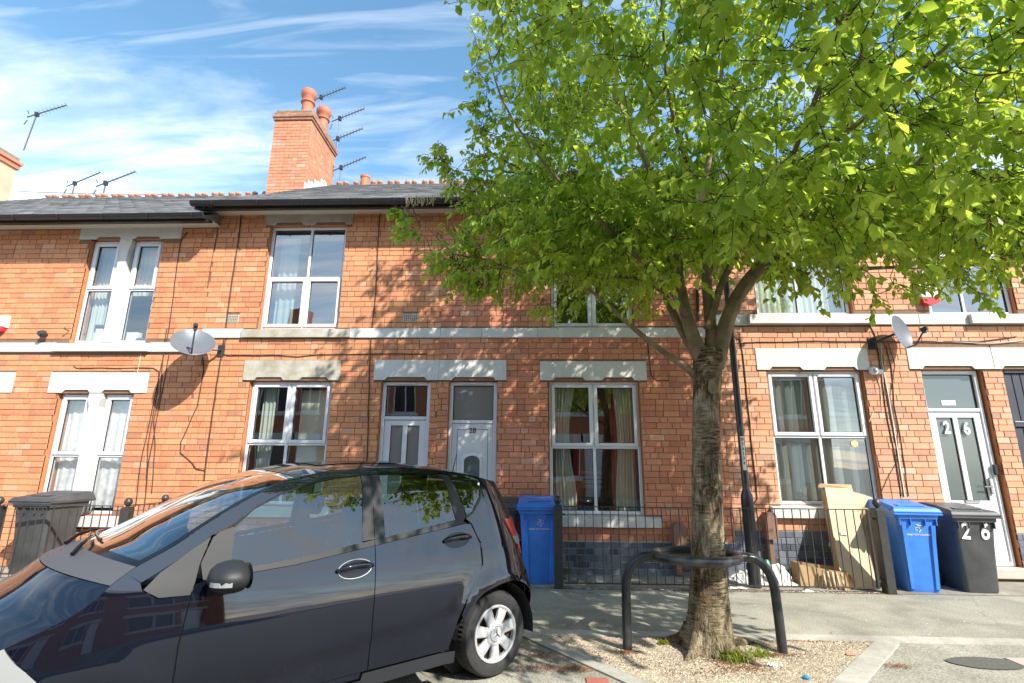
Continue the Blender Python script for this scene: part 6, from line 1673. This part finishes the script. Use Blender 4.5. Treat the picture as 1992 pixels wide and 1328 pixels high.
    # wheel arch liners
    for hx in HUBS:
        mb = MB(); n = 18
        for t in np.linspace(-8, 188, n):
            for yy in (.83, .55): mb.v.append(tuple(CM @ Vector((hx+(HZ[hx][1]+.01)*math.cos(R(t)), yy*sg, HZ[hx][0]+(HZ[hx][1]+.01)*math.sin(R(t))))))
        for k in range(n-1): mb.f.append([2*k, 2*k+1, 2*k+3, 2*k+2]); mb.m.append(0)
        o_ = len(mb.v); mb.v += [tuple(CM @ Vector((hx+(HZ[hx][1]+.01)*math.cos(t), .56*sg, HZ[hx][0]+(HZ[hx][1]+.01)*math.sin(t)))) for t in np.linspace(0, 2*math.pi, 20)[:-1]]; mb.f.append(list(range(o_, o_+19))); mb.m.append(0)
        part('arch_liner', mb, 'interior', car)
# top surfaces
loft('roof', -.85, 1.50, 'paint', 40, 30, s1f=lambda v: 1.50)
loft('roof_glass', .62, 1.28, 'gloss_black', 8, 14, -.62, .62, .004)
loft('windscreen', 1.50, 2.36, 'screen_glass', 20, 30)
loft('screen_frit', 2.325, 2.365, 'gloss_black', 2, 30, off=.002)
loft('screen_edge', 1.50, 2.36, 'gloss_black', 20, 1, .955, 1.0, .003); loft('screen_edge', 1.50, 2.36, 'gloss_black', 20, 1, -1.0, -.955, .003)
loft('screen_header', 1.485, 1.52, 'gloss_black', 2, 20, off=.003)
loft('cowl_panel', 2.36, 2.46, 'cowl', 6, 30, off=.003)
loft('bonnet', 2.463, 3.55, 'paint', 40, 34)
# washer slot and vents on the cowl
def tpt(s, v, off=.004): return CM @ (TP(s, v)+TNm(s, v)*off)
mb = MB()
for k in range(7):
    a = [tpt(2.405, -.02+.012*k*1.0), tpt(2.405, -.012+.012*k), tpt(2.445, -.012+.012*k), tpt(2.445, -.02+.012*k)]; mb.add(a, [(0, 1, 2, 3)])
part('cowl_grille', mb, 'gloss_black', car)
for (v0_, v1_, pv) in ((.30, -.55, .42), (-.35, -.95, -.2)):
    wp = part('wiper', (lambda m_: (m_.tube([tpt(2.40, pv, .015), tpt(2.37, (pv+v0_)/2, .04), tpt(2.33, v0_-.1, .035), tpt(2.32, (v0_+v1_)/2, .03)], [.012, .010, .008, .007], 8), m_)[1])(MB()), 'gloss_black', car, smooth=True)
    mb = MB(); mb.tube([tpt(2.30, v0_+(v1_-v0_)*t, .012) for t in np.linspace(0, 1, 8)], .007, 6); part('blade', mb, 'gloss_black', wp, smooth=True)
# mirrors: on the near side at x~1.93, z~.98
for sg in (1, -1):
    c = Vector((1.955, 1.005*sg, 1.0)); mb = MB(); n = 20; rings = []
    prof = [(-.075, .35), (-.068, .70), (-.05, .92), (-.02, 1.0), (.015, .98), (.045, .86), (.068, .60), (.08, .25)]
    for dx, f in prof:
        rings.append([c+Vector((dx*1.25, sg*.132*f*math.cos(t)*(1.0), .084*f*math.sin(t)*(1-.12*math.cos(t)))) for t in np.linspace(0, 2*math.pi, n+1)[:-1]])
    mb.v = [tuple(CM @ p) for rgn in rings for p in rgn]
    for i in range(len(prof)-1):
        for k in range(n): mb.f.append([i*n+k, i*n+(k+1) % n, (i+1)*n+(k+1) % n, (i+1)*n+k]); mb.m.append(0)
    mb.f.append(list(range(n))); mb.m.append(0); mb.f.append(list(range((len(prof)-1)*n, len(prof)*n))); mb.m.append(0)
    mr = part('door_mirror', mb, 'trim', car, smooth=True)
    mb = MB(); mb.tube([CM @ Vector((1.99, .84*sg, .945)), CM @ Vector((1.97, .93*sg, .93)), CM @ Vector((1.955, 1.0*sg, .94))], [.030*.9, .034*.9, .03*.9], 10); part('mirror_stalk', mb, 'gloss_black', mr, smooth=True)
    # side repeater strip on the forward-outer face
    pts = []
    mb = MB(); a_ = [math.radians(t) for t in np.linspace(-62, 30, 9)]
    for t in a_:
        for dz_ in (-.014, .014):
            r_ = .1205
            pts.append(c+Vector((.040-.055*max(0, math.sin(t-.2)) , sg*r_*math.cos(t*.55)*.93, -.006+dz_+.02*math.sin(t)*.0)))
    yy = [.045, .075, .100, .118, .129]; xx_ = [.092, .080, .060, .034, .002]
    vv = []
    for y2, x2 in zip(yy, xx_):
        for dz_ in (-.030, -.006): vv.append(CM @ (c+Vector((x2+.006, sg*(y2+.001), dz_))))
    mb.add(vv, [(2*k, 2*k+1, 2*k+3, 2*k+2) for k in range(4)]); part('side_repeater', mb, 'clear_lens', mr)
    mb = MB(); n = 18; mb.add([CM @ (c+Vector((-.0955, sg*.108*math.cos(t), .068*math.sin(t)))) for t in np.linspace(0, 2*math.pi, n+1)[:-1]], [list(range(n))]); part('mirror_glass', mb, 'chrome', mr)
# wheels
def wheel(hx, sg):
    C0 = Vector((hx, 0, HZ[hx][0])); yo = .815; ws = HZ[hx][2]
    wt = bpy.data.objects.new('wheel', None)
    def LA(prof, m, nm, n=48, par=None, tread=False):
        mb = MB()
        for r_, y in prof:
            for k in range(n):
                a = 2*math.pi*k/n; rr_ = r_-(.006 if tread and k % 2 and r_ > .300 else 0); mb.v.append(tuple(CM @ (C0+Vector((ws*rr_*math.cos(a), sg*y, ws*rr_*math.sin(a))))))
        for i in range(len(prof)-1):
            for k in range(n): mb.f.append([i*n+k, i*n+(k+1) % n, (i+1)*n+(k+1) % n, (i+1)*n+k]); mb.m.append(0)
        return part(nm, mb, m, par or car, smooth=True)
    ty = LA([(.205, yo-.03), (.208, yo-.004), (.225, yo+.004), (.262, yo+.008), (.290, yo+.0), (.303, yo-.020), (.309, yo-.035), (.310, yo-.06), (.303, yo-.062), (.303, yo-.068), (.310, yo-.07), (.311, yo-.10), (.304, yo-.102), (.304, yo-.108), (.311, yo-.11),
             (.310, yo-.15), (.300, yo-.175), (.27, yo-.185), (.20, yo-.18)], 'tyre', 'wheel', 120, tread=True)
    LA([(.004, yo-.07), (.12, yo-.07), (.195, yo-.05), (.205, yo-.03)], 'brake', 'hub', 32, ty)
    LA([(.208, yo-.010), (.206, yo+.004), (.198, yo+.006), (.186, yo+.000), (.184, yo-.03)], 'hubcap', 'rim', 48, ty)
    # hubcap with seven windows
    mb = MB(); nsp = 7
    def W(a, r_, d=0): return tuple(CM @ (C0+Vector((ws*r_*math.cos(a), sg*(yo+d), ws*r_*math.sin(a)))))
    for k in range(nsp):
        a0 = 2*math.pi*(k+.5)/nsp+R(90); st = 2*math.pi/nsp; hw = .27
        # spoke
        n_ = 4
        rows = [(.085, .50*st, -.002), (.120, .36*st*.95, .003), (.150, .30*st, .002), (.178, .27*st, -.002), (.188, .34*st, -.002)]
        vs = []
        for r_, h_, d_ in rows: vs += [W(a0-h_, r_, d_-.008), W(a0-h_*.75, r_, d_), W(a0+h_*.75, r_, d_), W(a0+h_, r_, d_-.008)]
        fs = [(i*4+j, i*4+j+1, (i+1)*4+j+1, (i+1)*4+j) for i in range(4) for j in range(3)]
        mb.add(vs, fs)
        for s1_ in (0, 3):
            e = [W(a0+(-1 if s1_ == 0 else 1)*h_, r_, d_-.03) for r_, h_, d_ in rows]; v2 = [vs[i*4+s1_] for i in range(5)]
            mb.add(v2+e, [(i, i+1, i+6, i+5) for i in range(4)])
    hc = part('hubcap', mb, 'hubcap', ty, smooth=True)
    LA([(.088, -.006+yo), (.086, yo+.003), (.070, yo+.006), (.062, yo+.001), (.058, yo+.006), (.03, yo+.009), (.002, yo+.010)], 'hubcap', 'hubcap_centre', 40, ty)
    mb = MB()
    for k in range(3):
        a = R(97+120*k); p_ = lambda r_, aa, d=.0: tuple(CM @ (C0+Vector((r_*math.cos(aa), sg*(yo+.0105+d), r_*math.sin(aa)))))
        mb.add([p_(.002, a), p_(.010, a+R(58)), p_(.052, a), p_(.010, a-R(58)), p_(.006, a, .004)], [(0, 1, 4), (1, 2, 4), (2, 3, 4), (3, 0, 4)])
    rp2 = [tuple(CM @ (C0+Vector((.055*math.cos(t), sg*(yo+.0095), .055*math.sin(t))))) for t in np.linspace(0, 2*math.pi, 33)]
    mb.tube(rp2, .0016, 5, cap=False); part('star_emblem', mb, 'chrome', ty)
for hx in HUBS:
    for sg in (1, -1): wheel(hx, sg)
# aerial on the roof rear
b0 = tpt(-.02, .35, 0); mb = MB(); mb.tube([b0, b0+Vector((.03, 0, .16))], [.006, .003], 6); part('antenna', mb, 'gloss_black', car, smooth=True)
# underside, cabin
def cbox(name, x0, x1, y0, y1, z0, z1, m, b=.03, rake=0, par=None):
    mb = MB(); v = []
    for z, e in ((z0, 0), (z1, b)):
        for x, y in ((x0+e, y0+e), (x1-e, y0+e), (x1-e, y1-e), (x0+e, y1-e)): v.append(tuple(CM @ Vector((x-rake*(z-z0), y, z))))
    mb.add(v, [(0, 3, 2, 1), (4, 5, 6, 7), (0, 1, 5, 4), (1, 2, 6, 5), (2, 3, 7, 6), (3, 0, 4, 7)]); return part(name, mb, m, par or car)
cbox('underbody', .40, 1.98, -.76, .76, .17, .30, 'interior', 0); cbox('underbody', 1.98, 2.95, -.52, .52, .17, .30, 'interior', 0); cbox('underbody', -.55, .40, -.52, .52, .2, .34, 'interior', 0)
cbox('dashboard', 1.95, 2.45, -.72, .72, .55, .95, 'interior', .06)
cbox('boot_floor', -.45, .2, -.6, .6, .34, .55, 'interior', 0)
for yy in (.38, -.38):
    st_ = cbox('front_seat', 1.15, 1.62, yy-.25, yy+.25, .35, .62, 'seat', .04)
    cbox('backrest', 1.08, 1.24, yy-.24, yy+.24, .60, 1.14, 'seat', .04, .22, st_); 
    mb = MB(); c_ = Vector((1.01, yy, 1.27)); prof = [(-.085, .10), (-.07, .125), (0, .135), (.06, .125), (.085, .09)]; n = 16
    for h_, r_ in prof: mb.v += [tuple(CM @ (c_+Vector((.05*math.cos(t)*r_/.135-h_*.2, r_*math.sin(t), h_)))) for t in np.linspace(0, 2*math.pi, n+1)[:-1]]
    for i in range(len(prof)-1):
        for k in range(n): mb.f.append([i*n+k, i*n+(k+1) % n, (i+1)*n+(k+1) % n, (i+1)*n+k]); mb.m.append(0)
    mb.f.append(list(range(n))); mb.m.append(0); mb.f.append(list(range(4*n, 5*n))); mb.m.append(0)
    part('headrest', mb, 'seat', st_, smooth=True)
rs_ = cbox('rear_seat', .42, .92, -.62, .62, .35, .62, 'seat', .04); cbox('backrest', .30, .46, -.62, .62, .60, 1.10, 'seat', .05, .2, rs_)
for yy in (.40, 0, -.40): cbox('headrest', .26, .36, yy-.11, yy+.11, 1.10, 1.22, 'seat', .02, .1, rs_)
mb = MB(); cw = Vector((1.80, -.38, .93)); ax = Vector((-.80, 0, .6)).normalized(); u_ = Vector((0, 1, 0)); v_ = ax.cross(u_)
mb.tube([CM @ (cw+u_*.18*math.cos(t)+v_*.18*math.sin(t)) for t in np.linspace(0, 2*math.pi, 33)], .015, 8, cap=False); mb.tube([CM @ (cw-u_*.17), CM @ (cw+u_*.17)], .02, 6); part('steering_wheel', mb, 'interior', car, smooth=True)

# ------------------------------------------------------------------ terrace across the street (seen only in reflections)
def far_house(x0, x1, m, label, flip):
    t = thing('terraced_house', label, 'house', ((x0+x1)/2, -15.5, 0), 'terraced brick houses across the street')
    yf = -14.6; op = []; wd = x1-x0
    wins = [(x0+.5, x0+2.1, .9, 2.4), (x0+.5, x0+2.1, 3.6, 5.1), (x1-1.9, x1-.9, 3.6, 5.1)]; dr = (x1-1.9, x1-.95, .1, 2.4)
    mb = MB(); hs = wins+[dr]
    xs = sorted({x0, x1, *[h[0] for h in hs], *[h[1] for h in hs]}); zs = sorted({0, 5.7, *[h[2] for h in hs], *[h[3] for h in hs]})
    for i in range(len(xs)-1):
        for j in range(len(zs)-1):
            cx_, cz_ = (xs[i]+xs[i+1])/2, (zs[j]+zs[j+1])/2
            if any(h[0] < cx_ < h[1] and h[2] < cz_ < h[3] for h in hs): continue
            mb.box(xs[i], xs[i+1], yf-.3, yf, zs[j], zs[j+1])
    part('wall', mb, m, t)
    for a, b, c, d in wins:
        f_ = MB(); frame_box(f_, a, b, c, d, .07, -yf+.05, -yf+.12); f_.bev((a+b)/2-.03, (a+b)/2+.03, -yf+.05, -yf+.12, c, d, .01); f_.v = [(x, -y, z) for x, y, z in f_.v]
        w_ = part('window', f_, 'upvc', t); g = MB(); g.box(a, b, yf-.12, yf-.10, c, d); part('pane', g, 'gloss_black', w_)
        l_ = MB(); l_.box(a-.15, b+.15, yf, yf+.02, d, d+.28); part('lintel', l_, 'stone', t); l_ = MB(); l_.box(a-.12, b+.12, yf, yf+.07, c-.15, c-.0); part('sill', l_, 'stone', t)
    a, b, c, d = dr; g = MB(); g.box(a, b, yf-.14, yf-.08, c, d); part('door', g, 'upvc', t); l_ = MB(); l_.box(a-.15, b+.15, yf, yf+.02, d+.02, d+.3); part('lintel', l_, 'stone', t)
    r_ = MB(); r_.add([(x0, yf+.35, 5.65), (x1, yf+.35, 5.65), (x1, yf-4.3, 8.5), (x0, yf-4.3, 8.5), (x1, yf-8.6, 5.65), (x0, yf-8.6, 5.65)], [(0, 1, 2, 3), (3, 2, 4, 5), (0, 3, 5), (1, 4, 2)]); rf = part('roof', r_, 'slate', t)
    g = MB(); g.box(x0, x1, yf+.30, yf+.42, 5.55, 5.68); part('gutter', g, 'black_plastic', rf)
    g = MB(); g.box(x0-.4, x0+.4, yf-4.9, yf-3.6, 8.0, 9.6); ch = part('chimney', g, m, rf)
MT['far_brick'] = mat('far brick', (.36, .12, .06), .9, noise=(3, .3), col2=(.46, .19, .10))
for i in range(6):
    far_house(-12.6+i*4.2, -8.4+i*4.2-.001, 'far_brick', 'brick house across the street with white windows, number %s from the left' % ['one', 'two', 'three', 'four', 'five', 'six'][i], False)
